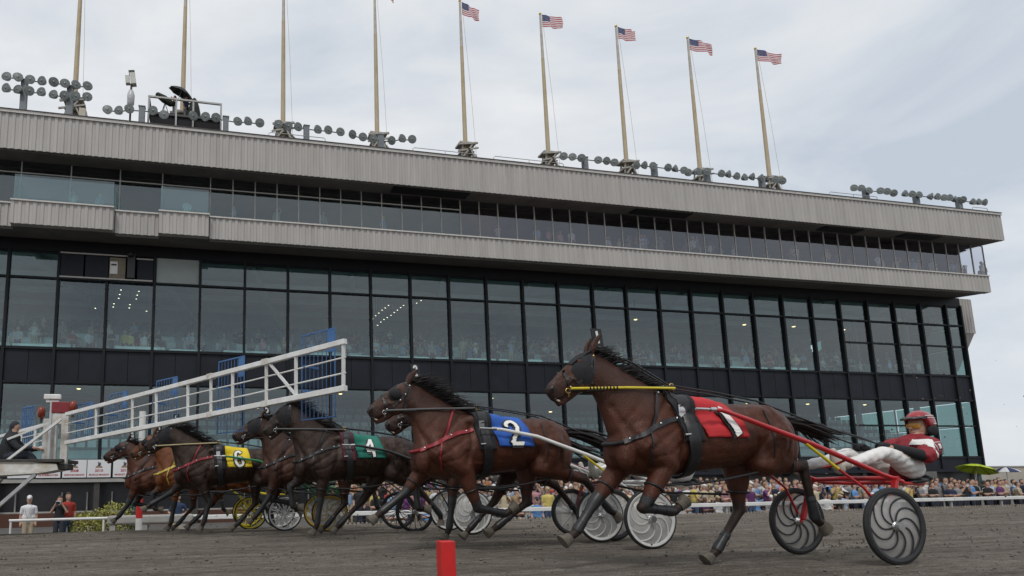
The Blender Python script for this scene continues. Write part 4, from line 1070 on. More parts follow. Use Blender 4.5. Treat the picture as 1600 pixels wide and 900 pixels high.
    q, nn = radial(-1.84+cx, 0, .09)
    end = np.array([.50, 0, 1.14])
    for s, b_ in zip((-1, 1), bit):
        sdl = q + np.array([0, s*.06, 0]); e_ = end + np.array([0, s*.12, 0]); loin = radial(-.95, s*.15, .03)[0]
        rn.tube([b_, b_*.5+sdl*.5+np.array([0, s*.03, -.02]), sdl], .009, 6); rn.tube([sdl, sdl*.5+loin*.5+np.array([0, 0, .01]), loin, loin*.5+e_*.5-np.array([0, 0, .02]), e_], .009, 6)
    rn.build('rein', M_black, h)
    oc = MB()
    pk = SC((HD((-2.72, 2.06))[0], 0, HD((-2.72, 2.06))[1]+.01)); sdl = q
    md = SC((*NK((-2.2, 1.80), .3)[:1], 0, NK((-2.2, 1.83), .3)[1])) if False else (pk*.5+sdl*.5+np.array([0, 0, .05]))
    for s in (-1, 1): oc.tube([pk+np.array([0, s*.04, 0]), md+np.array([0, s*.03, .0]), sdl+np.array([0, s*.02, 0])], .010, 6)
    oc.build('overcheck', M_black, h)
    if headpole:
        hpm = pmat('head_pole_%.2f' % headpole[1], headpole, .35, noise=(6, .1))
        for s, b_ in zip((-1, 1), bit):
            e_ = q + np.array([-.02, s*.10, -.03]); a = b_+np.array([.02, s*.02, .02])
            ho_ = MB().tube([a, a*.5+e_*.5+np.array([0, s*.05, 0]), e_], .013, 8).build('head_pole', hpm, h)
            if no == 1:
                sm = MB()
                for k in range(9):
                    u = .16+.03*k; m0 = lambda u: (a*(1-2*u)+(a*.5+e_*.5+np.array([0, s*.05, 0]))*2*u)
                    sm.tube([m0(u), m0(u+.014)], .0145, 8)
                sm.build('wrap', M_black, ho_)
    return h

# near wheel hub X and Y of each rig, as surveyed from the photograph
RIGS = [(6.31, 5.66), (5.28, 7.84), (5.59, 9.09), (4.25, 10.99), (3.69, 12.29), (2.36, 13.49), (1.63, 14.64), (1.01, 15.79)]
def rz_(i): return gz(0, RIGS[i][1])
BAY = (.060, .0148, .0058); DBAY = (.034, .0095, .0045); BRN = (.015, .0062, .0038); RBAY = (.13, .038, .009)
H = []
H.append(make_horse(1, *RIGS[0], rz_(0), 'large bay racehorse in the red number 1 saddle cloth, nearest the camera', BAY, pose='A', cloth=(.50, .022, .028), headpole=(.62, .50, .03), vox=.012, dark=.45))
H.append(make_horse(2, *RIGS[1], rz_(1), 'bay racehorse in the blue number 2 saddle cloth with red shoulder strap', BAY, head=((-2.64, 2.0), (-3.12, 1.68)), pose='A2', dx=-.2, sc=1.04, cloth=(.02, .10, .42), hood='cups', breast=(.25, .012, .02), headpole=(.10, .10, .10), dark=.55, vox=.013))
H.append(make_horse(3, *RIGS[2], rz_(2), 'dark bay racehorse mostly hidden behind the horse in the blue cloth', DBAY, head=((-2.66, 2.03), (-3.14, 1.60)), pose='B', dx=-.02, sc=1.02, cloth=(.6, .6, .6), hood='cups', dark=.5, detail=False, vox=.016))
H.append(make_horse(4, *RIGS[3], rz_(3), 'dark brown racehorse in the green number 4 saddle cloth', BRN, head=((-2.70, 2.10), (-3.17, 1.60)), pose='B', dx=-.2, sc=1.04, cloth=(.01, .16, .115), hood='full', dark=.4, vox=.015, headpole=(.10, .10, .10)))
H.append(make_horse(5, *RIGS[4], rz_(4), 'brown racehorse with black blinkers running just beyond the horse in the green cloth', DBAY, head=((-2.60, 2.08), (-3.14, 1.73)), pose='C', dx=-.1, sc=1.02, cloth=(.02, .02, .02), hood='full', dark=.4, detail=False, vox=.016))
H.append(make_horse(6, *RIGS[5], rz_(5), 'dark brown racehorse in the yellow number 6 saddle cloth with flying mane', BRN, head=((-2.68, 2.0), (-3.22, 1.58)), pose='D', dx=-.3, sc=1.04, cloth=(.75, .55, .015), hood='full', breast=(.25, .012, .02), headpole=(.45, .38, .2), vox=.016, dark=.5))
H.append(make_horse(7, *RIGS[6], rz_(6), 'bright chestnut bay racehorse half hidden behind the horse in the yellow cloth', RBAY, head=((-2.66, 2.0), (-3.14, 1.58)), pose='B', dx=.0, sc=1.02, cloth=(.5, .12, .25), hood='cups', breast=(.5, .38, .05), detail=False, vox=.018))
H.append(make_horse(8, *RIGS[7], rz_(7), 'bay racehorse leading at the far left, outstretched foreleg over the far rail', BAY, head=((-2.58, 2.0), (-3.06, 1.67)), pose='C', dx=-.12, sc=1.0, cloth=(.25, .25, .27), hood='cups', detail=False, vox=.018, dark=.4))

# ================================================================== SULKIES
def discmat(name, col, fac):
    m = bpy.data.materials.new(name); m.use_nodes = True
    t = m.node_tree; t.nodes.clear(); o = t.nodes.new('ShaderNodeOutputMaterial')
    tr = t.nodes.new('ShaderNodeBsdfTransparent'); pb = t.nodes.new('ShaderNodeBsdfPrincipled')
    pb.inputs['Base Color'].default_value = (*col, 1); pb.inputs['Roughness'].default_value = .35
    nz = t.nodes.new('ShaderNodeTexNoise'); nz.inputs['Scale'].default_value = 9; tcx = t.nodes.new('ShaderNodeTexCoord'); t.links.new(tcx.outputs['Object'], nz.inputs['Vector'])
    mr = t.nodes.new('ShaderNodeMapRange'); mr.inputs[3].default_value = fac-.12; mr.inputs[4].default_value = fac+.12; t.links.new(nz.outputs[0], mr.inputs[0])
    mxx = t.nodes.new('ShaderNodeMixShader'); t.links.new(mr.outputs[0], mxx.inputs[0]); t.links.new(tr.outputs[0], mxx.inputs[1]); t.links.new(pb.outputs[0], mxx.inputs[2]); t.links.new(mxx.outputs[0], o.inputs[0])
    return m
M_disc2 = discmat('pale_wheel_disc', (.66, .66, .65), .52)
M_disc = discmat('clear_wheel_disc', (.46, .455, .44), .48)
def col_mat(name, col, rough=.32): return pmat(name, col, rough, noise=(6, .1), coat=.2)
def make_wheel(parent, y, style, rimcol, spokecol, phase):
    w = bpy.data.objects.new('wheel', None); COL.objects.link(w); w.parent = parent; w.location = (0, y, .36); w.empty_display_size = .2
    MB().lathe([(.318, -.022), (.340, -.024), (.355, -.014), (.36, 0), (.355, .014), (.340, .024), (.318, .022)], axis=(0, 1, 0), n=64, caps=False).build('tyre', M_rubber, w)
    MB().lathe([(.296, -.016), (.322, -.024), (.330, -.0245), (.330, .0245), (.322, .024), (.296, .016), (.296, -.016)], axis=(0, 1, 0), n=64, caps=False).build('rim', rimcol, w)
    MB().lathe([(.0, -.05), (.03, -.05), (.034, -.03), (.045, -.028), (.045, .028), (.034, .03), (.03, .05), (.0, .05)], axis=(0, 1, 0), n=20).build('hub', M_chrome, w)
    if style == 'curved' or rimcol is M_spk and spokecol is not M_spk:
        MB().lathe([(.04, -.006), (.297, -.006), (.297, .006), (.04, .006), (.04, -.006)], axis=(0, 1, 0), n=64, caps=False).build('disc', M_disc if rimcol is M_spk and spokecol is M_spk else M_disc2, w)
    sp = MB()
    if style == 'curved':
        for k in range(9):
            a0 = 2*math.pi*k/9 + phase; pts = []
            for u in np.linspace(0, 1, 12):
                r = .035+.262*u; a = a0 - 1.05*u**1.0 + .25*math.sin(u*math.pi); pts.append(np.array([r*math.cos(a), 0, r*math.sin(a)]))
            V = []; m = len(pts)
            for i, p in enumerate(pts):
                tg = _n(pts[min(i+1, m-1)]-pts[max(i-1, 0)]); c = np.cross(tg, (0, 1, 0))*.0068; q = np.array([0, .012, 0])
                V += [p-c-q, p+c-q, p+c+q, p-c+q]
            sp.add(V, [(i*4+k2, i*4+(k2+1) % 4, (i+1)*4+(k2+1) % 4, (i+1)*4+k2) for i in range(m-1) for k2 in range(4)])
        sp.build('spokes', spokecol, w)
    else:
        n, r = (16, .007) if style == 'thin' else (14, .013)
        for k in range(n):
            a = 2*math.pi*k/n + phase; s_ = .02 if k % 2 else -.02
            sp.tube([(.03*math.cos(a), s_, .03*math.sin(a)), (.31*math.cos(a), 0, .31*math.sin(a))], r, 6)
        sp.build('spokes', spokecol, w)
    return w
M_spw = col_mat('white_spoke', (.62, .62, .6)); M_spk = pmat('black_spoke', (.02, .02, .022), .5, noise=(9, .2))
M_yel = col_mat('yellow_paint', (.62, .50, .02)); M_gold = col_mat('gold_paint', (.50, .32, .03)); M_green = col_mat('green_paint', (.01, .17, .06))
M_maroon = col_mat('maroon_paint', (.13, .012, .02)); M_blackp = col_mat('black_paint', (.015, .015, .017)); M_blue = col_mat('navy_paint', (.012, .03, .10)); M_silver = pmat('silver_paint', (.5, .5, .5), .3, .6, noise=(6, .1))
SUL = [('red racing sulky with black spiral-spoked wheels behind the horse in the red cloth', M_red, 'curved', M_spk, M_spk, .45),
       ('white-shafted racing sulky with white spiral-spoked wheels behind the horse in the blue cloth', M_white, 'curved', M_spw, M_spw, -.25),
       ('maroon racing sulky with thin wire-spoked wheels behind the horse in the blue cloth', M_maroon, 'thin', M_spk, M_silver, .0),
       ('dark sulky with white spiral-spoked wheels behind the horse in the green cloth', M_blackp, 'curved', M_spw, M_spw, -.2),
       ('dark sulky with black straight-spoked wheels beyond the horse in the green cloth', M_blackp, 'thin', M_spk, M_spk, -.1),
       ('green sulky with golden wheels behind the horse in the yellow cloth', M_green, 'curved', M_gold, M_gold, -.3),
       ('dark sulky with thick white straight-spoked wheels', M_blackp, 'thick', M_spw, M_spw, .0),
       ('yellow sulky with bright yellow spoked wheels at the far side of the field', M_yel, 'thick', M_yel, M_yel, -.12)]
for i, (lab, fm, style, rim, spk, dx) in enumerate(SUL):
    t = thing('racing_sulky', lab, 'sulky', (*RIGS[i], rz_(i)), 'racing sulkies')
    for y in (-.54, .54): make_wheel(t, y, style, rim, spk, .3*i+(.2 if y > 0 else 0))
    tipx = -1.72 + (dx if i else 0)
    tipx = [-1.72, -1.92, -1.75, -1.94, -1.82, -2.03, -1.73, -1.84][i]
    for s in (-1, 1):
        yy = s*.54
        f = MB()
        tp = np.array([.17, s*.47, .80]); lo = np.array([.01, s*.475, .375])
        f.bar(lo, tp, .055, .035, up=(1, 0, 0)); f.bar([.0, s*.475, .36], [.0, s*.56, .36], .03)
        fo = f.build('fork', fm, t, bevel=.006)
        MB().lathe([(.04, -.02), (.04, .02)], c=(0, s*.59-s*.0, .36), axis=(0, 1, 0), n=16).build('hub_cap', M_chrome, t)
        if i == 0 and s < 0:
            v, fcs = text_mesh('UFO', .085, .004); c0 = lo*.45+tp*.55; d1 = _n(lo-tp); d2 = np.array([d1[2], 0, -d1[0]]); d2 = d2 if d2[0] < 0 else -d2
            MB().add([c0 + d1*x*1.25 - d2*(y-.03)*.62 + np.array([0, -.0325, 0]) for x, y, z in v], fcs).build('lettering', M_white, fo)
        sh = MB(); r0 = .020
        pts = [(.30, s*.43, .77), (.05, s*.435, .845), (-.72, s*.42, 1.14), (-1.35, s*.36, 1.37), (tipx+.12, s*.335, 1.455), (tipx, s*.33, 1.465)]
        sh.tube(pts, [.022, .024, .025, .023, .020, .018], 12)
        sho = sh.build('shaft', fm, t)
        MB().tube([(tipx+.03, s*.33, 1.464), (tipx-.16, s*.325, 1.47)], .013, 8).lathe([(.022, -.03), (.022, .03)], c=(tipx+.02, s*.33, 1.464), axis=(1, 0, 0), n=12).build('shaft_hook', M_chrome, sho)
        br = MB(); br.tube([(-.45, s*.43, .90), (-.2, s*.45, .72), (-.02, s*.50, .44)], .013, 8); br.build('lower_brace', fm, t)
        MB().tube([(-.78, s*.42, 1.14), (-.45, s*.43, .90)], .015, 8).build('upper_brace', M_yel if i in (0, 1) else fm, t)
        # foot stirrup
        MB().tube([(-.35, s*.42, .98), (-.36, s*.28, .93), (-.36, s*.2, .92)], .012, 8).build('stirrup', fm, t)
    MB().tube([(.17, -.50, .80), (.17, 0, .81), (.17, .50, .80)], .024, 12).build('axle_arch', fm, t)
    MB().tube([(.30, -.43, .77), (.42, -.25, .76), (.45, 0, .76), (.42, .25, .76), (.30, .43, .77)], .02, 10).build('rear_arch', fm, t)
    st = MB(); st.tube([(.2, -.15, .80), (.6, -.14, .76), (.98, -.1, .74)], .016, 8).tube([(.2, .15, .80), (.6, .14, .76), (.98, .1, .74)], .016, 8); st.build('seat_support', fm, t)
    se = MB(); se.ell((.92, 0, .775), (.17, .19, .035), -.12).ell((1.03, 0, .80), (.06, .17, .05)); se.build('seat', M_black, t)

# ================================================================== PEOPLE
M_white_cloth = pmat('white_cloth', (.72, .71, .69), .85, noise=(5, .10), bump=(7, .7, .03))
M_face = pmat('lens_amber', (.45, .22, .03), .12, noise=(5, .05))
def figure(caps, voxel, smooth, mats, extra=None):
    """caps: list of (material index, points, radii); one skin, coloured by the nearest limb"""
    mb = MB()
    for mi, pts, rs in caps: capsule(mb, pts, rs, 12)
    if extra: extra(mb)
    me, co = remeshed(mb, voxel, smooth)
    best = np.full(len(co), 9.0); lab = np.zeros(len(co), int)
    for mi, pts, rs in caps:
        for a, b, ra, rb in zip(pts[:-1], pts[1:], rs[:-1], rs[1:]):
            dd, tt = segdist(co, a, b); dd = dd - (ra*(1-tt)+rb*tt); w = dd < best; best[w] = dd[w]; lab[w] = mi
    for m in mats: me.materials.append(m)
    pv = [max(set(l := [lab[v] for v in p.vertices]), key=l.count) for p in me.polygons]
    me.polygons.foreach_set('material_index', pv)
    return me
def driver(i, jacket, jname, helm, trousers=M_white_cloth, label='', detail=True):
    t = thing('person', label, 'driver', (*RIGS[i], rz_(i)), 'sulky drivers')
    dz = 0
    D_ = .06
    sk = [(0, [(1.165, 0, 1.19), (1.16, 0, 1.29)], [.052, .055]), (0, [(1.175, 0, 1.39), (1.155, 0, 1.32)], [.098, .086]), (0, [(1.125, 0, 1.29), (1.10, 0, 1.265)], [.058, .045]), (0, [(1.065, 0, 1.355), (1.045, 0, 1.325)], [.016, .018])]
    for s in (-1, 1):
        sk.append((0, [(1.01, s*.175, 1.12), (.80, s*.265, 1.03), (.53, s*.13, 1.125)], [.05, .04, .033]))
    bd = [(1, [(.88, 0, .91), (.95, 0, 1.0), (1.03, 0, 1.11), (1.12, 0, 1.165)], [.15, .16, .165, .12])]
    for s in (-1, 1):
        bd.append((1, [(1.07, s*.08, 1.13), (1.01, s*.19, 1.125)], [.115, .105]))
        bd.append((1, [(1.01, s*.195, 1.115), (.86, s*.275, 1.03)], [.11, .080]))
    lg = []
    for s in (-1, 1):
        lg.append((2, [(.88, s*.09, .90), (.62, s*.14, 1.01), (.38, s*.20, 1.06)], [.112, .085, .066]))
        lg.append((2, [(.38, s*.20, 1.06), (.10, s*.22, .99), (-.18, s*.24, .945)], [.066, .056, .042]))
    vx = .013 if detail else .022
    me = figure(sk + bd + lg, vx, 3, [M_skin, jacket, trousers])
    nv = len(me.vertices); cv = np.empty(nv*3); me.vertices.foreach_get('co', cv); cv = cv.reshape(-1, 3); nn_ = np.empty(nv*3); me.vertices.foreach_get('normal', nn_); nn_ = nn_.reshape(-1, 3)
    cl_ = np.zeros(nv)
    for p in me.polygons:
        if p.material_index: cl_[list(p.vertices)] = 1
    w1 = np.sin(cv[:,0]*55+cv[:,2]*38+np.sin(cv[:,1]*30)*2); w2 = np.sin(cv[:,0]*31-cv[:,2]*64+cv[:,1]*22); w3 = np.sin(cv[:,0]*90+cv[:,1]*50)
    cv = cv + nn_*(cl_*(.0032*np.abs(w1)**.6*np.sign(w1) + .003*w2 + .0012*w3 + .003))[:, None]; me.vertices.foreach_set('co', cv.ravel()); me.update()
    b = bpy.data.objects.new('body', me); COL.objects.link(b); b.parent = t
    # sleeves of the forearms, gloves with fingers
    for s in (-1, 1):
        MB().tube([(.885, s*.275, 1.035), (.80, s*.262, 1.032), (.69, s*.205, 1.08), (.575, s*.15, 1.115)], [.068, .060, .050, .044], 14).build('sleeve', M_blackcloth, t)
        cuff = MB().tube([(.895, s*.273, 1.046), (.875, s*.278, 1.036)], [.079, .077], 16); cuff.build('cuff', M_white_cloth, t)
        g = MB(); hb = np.array([.53, s*.125, 1.13])
        capsule(g, [hb+np.array([.05, 0, -.01]), hb, hb+np.array([-.05, -s*.01, .012])], [.036, .042, .038])
        for k in range(4):
            o = hb + np.array([-.06, s*(.028-.019*k), .018]); L = (.034, .04, .037, .03)[k]
            capsule(g, [o, o+np.array([-L, 0, -.004]), o+np.array([-L*1.1, -s*.004, -.034]), o+np.array([-L*.4, 0, -.05])], [.0115, .011, .010, .009], 8)
        capsule(g, [hb+np.array([.0, -s*.03, .02]), hb+np.array([-.035, -s*.045, .03]), hb+np.array([-.07, -s*.035, .012])], [.014, .013, .010], 8)
        g.build('glove', M_blackcloth, t)
        f = MB(); an = np.array([-.19, s*.24, .945])
        capsule(f, [an+np.array([.05, 0, .0]), an, an+np.array([-.05, 0, -.02])], [.052, .052, .05])
        capsule(f, [an+np.array([-.03, 0, -.045]), an+np.array([-.07, 0, .03]), an+np.array([-.085, 0, .13])], [.052, .048, .034])
        f.build('boot', trousers if trousers is not M_white_cloth else pmat('pale_boot', (.45, .42, .36), .7, noise=(8, .25)), t)
    # folds of the trousers
    # helmet
    hm = MB(); c = np.array([1.185, 0, 1.385]); n = 26
    V = []; rings = 10
    for k in range(rings+1):
        th = (.02 + (math.pi*.60)*k/rings)
        for q in range(n):
            ph = 2*math.pi*q/n; rx, ry, rz2 = .152, .128, .140
            dirx = math.sin(th)*math.cos(ph); zlow = math.cos(th)
            if dirx < -.35 and zlow < .30: zlow = .30
            V.append(c + np.array([rx*dirx, ry*math.sin(th)*math.sin(ph), rz2*zlow]))
    hm.add(V, [(i2*n+q, (i2+1)*n+q, (i2+1)*n+(q+1) % n, i2*n+(q+1) % n) for i2 in range(rings) for q in range(n)] + [tuple(range(n))], 0, True)
    ho = hm.build('helmet', helm, t)
    sd = ho.modifiers.new('s', 'SOLIDIFY'); sd.thickness = .012; sd.offset = -1
    ls = MB(); 
    for s in (-1, 1):
        ls.ell((1.205, s*.108, 1.305), (.068, .03, .06)); ls.tube([(1.16, s*.10, 1.28), (1.12, s*.06, 1.245), (1.105, 0, 1.235)], .012, 6)
    ls.ell((1.27, 0, 1.295), (.05, .10, .05)); ls.build('helmet_liner', M_blackcloth, ho)
    vz = MB(); V = []
    for k in range(13):
        a = math.pi*(.5 + .5*(k/12)*2*.8 + .1); V += [c + np.array([.150*math.cos(a), .130*math.sin(a), .068]), c + np.array([.150*math.cos(a)-.055, .120*math.sin(a), .050]), c + np.array([.150*math.cos(a)-.053, .120*math.sin(a), .036]), c + np.array([.148*math.cos(a), .128*math.sin(a), .045])]
    vz.add(V, [(k*4+j, k*4+(j+1) % 4, (k+1)*4+(j+1) % 4, (k+1)*4+j) for k in range(12) for j in range(4)], 0, True); vz.build('visor', M_blackp, ho)
    sp = MB()
    for s in (-1, 1):
        for zz, w in ((.075, .010), (.052, .007)):
            pts = []
            for a in np.linspace(.62*math.pi, .25*math.pi, 8):
                rr_ = math.sqrt(max(1-(zz/.140)**2, .05)); pts.append(c + np.array([.1545*rr_*math.cos(a), s*.1305*rr_*math.sin(a), zz]))
            sp.tube(pts, w*.6, 6)
        pts = [c + np.array([.154*math.cos(a)*.985, s*.13*math.sin(a)*.985, -.012]) for a in np.linspace(.0, .45*math.pi, 8)]; sp.tube(pts, .005, 6)
    sp.build('helmet_stripe', M_white, ho)
    gg = MB(); V = []
    for k in range(9):
        a = math.pi*(.70 + .60*k/8); V += [(1.16+.108*math.cos(a), .092*math.sin(a), 1.385), (1.16+.115*math.cos(a), .096*math.sin(a), 1.36), (1.16+.106*math.cos(a), .090*math.sin(a), 1.332)]
    gg.add(V, [(k*3+j, k*3+j+1, (k+1)*3+j+1, (k+1)*3+j) for k in range(8) for j in range(2)], 0, True); go = gg.build('goggles', M_face, t)
    if detail:
        m2 = MB(); m2.tube([(1.068, -.028, 1.285), (1.056, 0, 1.287), (1.068, .028, 1.285)], .005, 6); m2.build('lips', pmat('lips', (.32, .12, .10), .5, noise=(9, .1)), t)
        col = MB(); col.tube([(1.175, 0, 1.19), (1.165, 0, 1.245)], [.085, .070], 18); col.build('collar', M_blackcloth, t)
    # jacket badge and panels
    if i == 0:
        bvh = BVHTree.FromPolygons([tuple(v.co) for v in me.vertices], [tuple(p.vertices) for p in me.polygons])
        def proj2(x, z, off=.004):
            hit, nn, _, _ = bvh.ray_cast(Vector((x, -1, z)), Vector((0, 1, 0)))
            return (np.array(hit)+np.array(nn)*off, np.array(nn)) if hit is not None else (np.array([x, -.2, z]), np.array([0, -1, 0]))
        def patch(poly, name, mat, off, nn=6):
            V = []
            a, b_, c_, d_ = [np.array(p) for p in poly]
            for j in range(nn+1):
                for k in range(nn+1): u, v = k/nn, j/nn; p = (a*(1-u)+b_*u)*(1-v)+(d_*(1-u)+c_*u)*v; V.append(proj2(*p, off)[0])
            F = [(j*(nn+1)+k, j*(nn+1)+k+1, (j+1)*(nn+1)+k+1, (j+1)*(nn+1)+k) for j in range(nn) for k in range(nn)]
            o = MB().add(V, F, 0, True).build(name, mat, t); q = o.modifiers.new('s', 'SOLIDIFY'); q.thickness = .003; return o
        def sq(cx, cz, h_, off, nm, mat): patch([(cx-h_, cz-h_), (cx+h_, cz-h_+.008), (cx+h_, cz+h_+.008), (cx-h_, cz+h_)], nm, mat, off)
        sq(.985, 1.115, .046, .004, 'badge_border', M_white); sq(.985, 1.115, .040, .006, 'badge_field', pmat('badge_plum', (.16, .012, .04), .7, noise=(8, .1))); sq(.985, 1.115, .024, .009, 'badge', M_white)
        patch([(.86, 1.12), (.90, 1.09), (.97, 1.19), (.93, 1.205)], 'chest_panel', M_white_cloth, .006)
    # whip held in the near hand
    if i == 0:
        MB().tube([(.49, -.12, 1.14), (.25, -.16, 1.20), (-.15, -.25, 1.28)], [.008, .006, .003], 6).build('whip', M_black, t)
    return t
JK = [pmat('jacket_red', (.23, .010, .018), .7, noise=(6, .15), bump=(10, .7, .03)), pmat('jacket_white', (.62, .62, .62), .7, noise=(6, .1), bump=(10, .6, .03)), pmat('jacket_navy', (.02, .03, .09), .7, noise=(6, .15), bump=(10, .6, .03)), pmat('jacket_blue', (.03, .10, .32), .7, noise=(6, .15), bump=(10, .6, .03)),
      pmat('jacket_green', (.02, .18, .08), .7, noise=(6, .15), bump=(10, .6, .03)), pmat('jacket_yellow', (.5, .38, .03), .7, noise=(6, .15), bump=(10, .6, .03))]
HL = [pmat('helmet_red', (.30, .015, .022), .28, noise=(9, .25), coat=.5), pmat('helmet_white', (.6, .6, .6), .28, noise=(9, .1), coat=.5), pmat('helmet_blue', (.03, .06, .2), .28, noise=(9, .2), coat=.5)]
driver(0, JK[0], 'red', HL[0], label='reclining driver in red jacket, white trousers and red helmet with amber goggles')
driver(1, JK[1], 'white', HL[1], label='driver in white seated behind the horse in the blue cloth', detail=False)
driver(2, JK[2], 'navy', HL[2], label='driver in navy jacket on the maroon sulky with wire wheels', detail=False)
driver(3, JK[1], 'white', HL[1], label='driver in white on the dark sulky behind the horse in the green cloth', detail=False)
driver(4, JK[3], 'blue', HL[2], label='driver in blue jacket on the dark sulky with black straight spokes', detail=False)
driver(5, JK[4], 'green', HL[1], label='driver in green jacket on the green sulky with golden wheels', detail=False)
driver(6, JK[2], 'navy', HL[0], label='driver in navy jacket on the sulky with thick white straight spokes', detail=False)
driver(7, JK[5], 'yellow', HL[1], label='driver in yellow jacket on the yellow sulky', detail=False)

# ---- standing and sitting figures
def stand(arms='down', seat=False, cap=False, lean=0.0, bag=False):
    """head to toe, facing -Y, feet at the origin; materials 0 skin 1 shirt 2 trousers 3 hair 4 shoes"""
    c = []; z = -.42 if seat else 0
    hz = .92+z
    c.append((0, [(0, 0, 1.43+z), (0, -.01, 1.55+z)], [.055, .055]))
    c.append((0, [(0, -.015, 1.60+z), (0, -.01, 1.67+z)], [.085, .088])); c.append((0, [(0, -.05, 1.57+z), (0, -.06, 1.545+z)], [.055, .045])); c.append((0, [(0, -.105, 1.625+z), (0, -.118, 1.60+z)], [.012, .014]))
    c.append((3, [(0, .034, 1.645+z), (0, .004, 1.708+z)], [.085, .090]))
    if cap: c.append((3, [(0, -.02, 1.70+z), (0, -.15, 1.675+z)], [.075, .035]))
    c.append((1, [(0, 0, 1.0+z), (0, 0, 1.18+z), (0, .0, 1.33+z)], [.145, .155, .16])); c.append((1, [(-.12, 0, 1.36+z), (.12, 0, 1.36+z)], [.10, .10])); c.append((1, [(-.08, 0, 1.05+z), (.08, 0, 1.05+z)], [.12, .12]))
    for s in (-1, 1):
        sh = (s*.19, .0, 1.37+z); 
        if arms == 'down': el, ha = (s*.245, .02, 1.10+z), (s*.235, -.06, .86+z)
        elif arms == 'fold': el, ha = (s*.25, -.02, 1.12+z), (-s*.04, -.22, 1.15+z)
        elif arms == 'cam': el, ha = (s*.27, -.10, 1.20+z), (s*.07, -.20, 1.56+z)
        elif arms == 'hips': el, ha = (s*.33, .04, 1.12+z), (s*.16, -.12, 1.03+z)
        elif arms == 'up': el, ha = ((s*.30, -.12, 1.42+z), (s*.16, -.2, 1.66+z)) if s > 0 else ((s*.25, .02, 1.10+z), (s*.235, -.06, .86+z))
        m = tuple(np.array(sh)*.35+np.array(el)*.65)
        c.append((1, [sh, m], [.066, .058])); c.append((0, [m, el, tuple(np.array(el)*.5+np.array(ha)*.5), ha], [.047, .044, .038, .028]))
        hd = np.array(ha); f = _n(hd-np.array(el)); c.append((0, [tuple(hd+f*.02), tuple(hd+f*.10)], [.036, .026])); c.append((0, [tuple(hd+f*.03), tuple(hd+f*.05+np.array([-s*.04, -.02, 0]))], [.014, .012]))
        if seat:
            c.append((2, [(s*.09, 0, .52), (s*.12, -.42, .50)], [.10, .075])); c.append((2, [(s*.12, -.42, .50), (s*.12, -.40, .12)], [.07, .045])); c.append((4, [(s*.12, -.38, .05), (s*.12, -.54, .035)], [.045, .035]))
        else:
            c.append((2, [(s*.09, 0, .92), (s*.10, -.01, .50)], [.108, .072])); c.append((2, [(s*.10, -.01, .50), (s*.105, .01, .12)], [.07, .05])); c.append((4, [(s*.105, .03, .05), (s*.115, -.15, .038)], [.048, .036]))
    return c
SETS = [dict(arms='down'), dict(arms='fold'), dict(arms='hips', cap=True), dict(arms='cam'), dict(arms='down', cap=True), dict(arms='fold', seat=True), dict(arms='down', seat=True, cap=True), dict(arms='up', cap=True)]
trs = [M_trousers, M_khaki, pmat('denim', (.05, .08, .15), .85, noise=(9, .25), bump=(18, .25, .02)), pmat('grey_trousers', (.2, .2, .2), .85, noise=(9, .2), bump=(18, .25, .02))]
hairs = [M_hair, pmat('grey_hair', (.3, .29, .28), .8, noise=(20, .2)), pmat('white_cap', (.65, .65, .64), .8, noise=(8, .08)), pmat('dark_cap', (.02, .022, .03), .8, noise=(8, .2)), pmat('fair_hair', (.22, .14, .07), .8, noise=(20, .2)), pmat('tan_cap', (.4, .32, .2), .8, noise=(8, .1))]
hname = ['brown hair', 'grey hair', 'a white cap', 'a dark cap', 'fair hair', 'a tan hat']
skins = [M_skin, pmat('dark_skin', (.16, .085, .055), .55, noise=(12, .1)), pmat('fair_skin', (.52, .33, .25), .55, noise=(12, .1))]
PM = []
for k, st in enumerate(SETS):
    for v in range(3):
        hi = [(0, 1, 4), (1, 0, 4), (2, 3, 5), (0, 3, 4), (3, 2, 5), (0, 4, 1), (2, 5, 3), (3, 2, 5)][k][v]
        me = figure(stand(**st), .026, 2, [skins[(k+v) % 3 if v != 0 else 0], M_shirt, trs[(k+v) % 4], hairs[hi], M_shoe])
        PM.append((me, hi, st))
COLS = [('white', (.66, .66, .65)), ('white', (.62, .63, .65)), ('pale blue', (.32, .44, .62)), ('sky blue', (.13, .30, .60)), ('navy', (.02, .03, .07)), ('black', (.015, .015, .017)), ('black', (.02, .02, .02)), ('red', (.35, .03, .03)), ('cream', (.6, .5, .34)), ('tan', (.36, .25, .14)),
        ('grey', (.25, .25, .26)), ('pink', (.55, .28, .30)), ('green', (.04, .16, .08)), ('orange', (.55, .2, .05)), ('purple', (.14, .04, .16)), ('yellow', (.6, .48, .14))]
rp = random.Random(21)
def put_person(x, y, z, label, group, mesh=None, col=None, rz=None, cat='person', sc=1.0):
    k = mesh if mesh is not None else rp.randrange(len(PM)); me, hi, st = PM[k]
    cn, cc = COLS[col if col is not None else rp.randrange(len(COLS))]
    o = bpy.data.objects.new('person', me); COL.objects.link(o); o.location = (x, y, z); o.rotation_euler = (0, 0, rp.gauss(0, .45) if rz is None else rz)
    s = sc*rp.uniform(.94, 1.05); o.scale = (s, s, s)
    j = rp.uniform(.55, .95); o.color = (cc[0]*j, cc[1]*j, cc[2]*j, 1)
    return tag(o, label.format(c=cn, h=hname[hi], a={'down': 'arms down', 'fold': 'arms folded', 'hips': 'hands on hips', 'cam': 'hands at face', 'up': 'one arm raised'}[st['arms']]), cat, group)

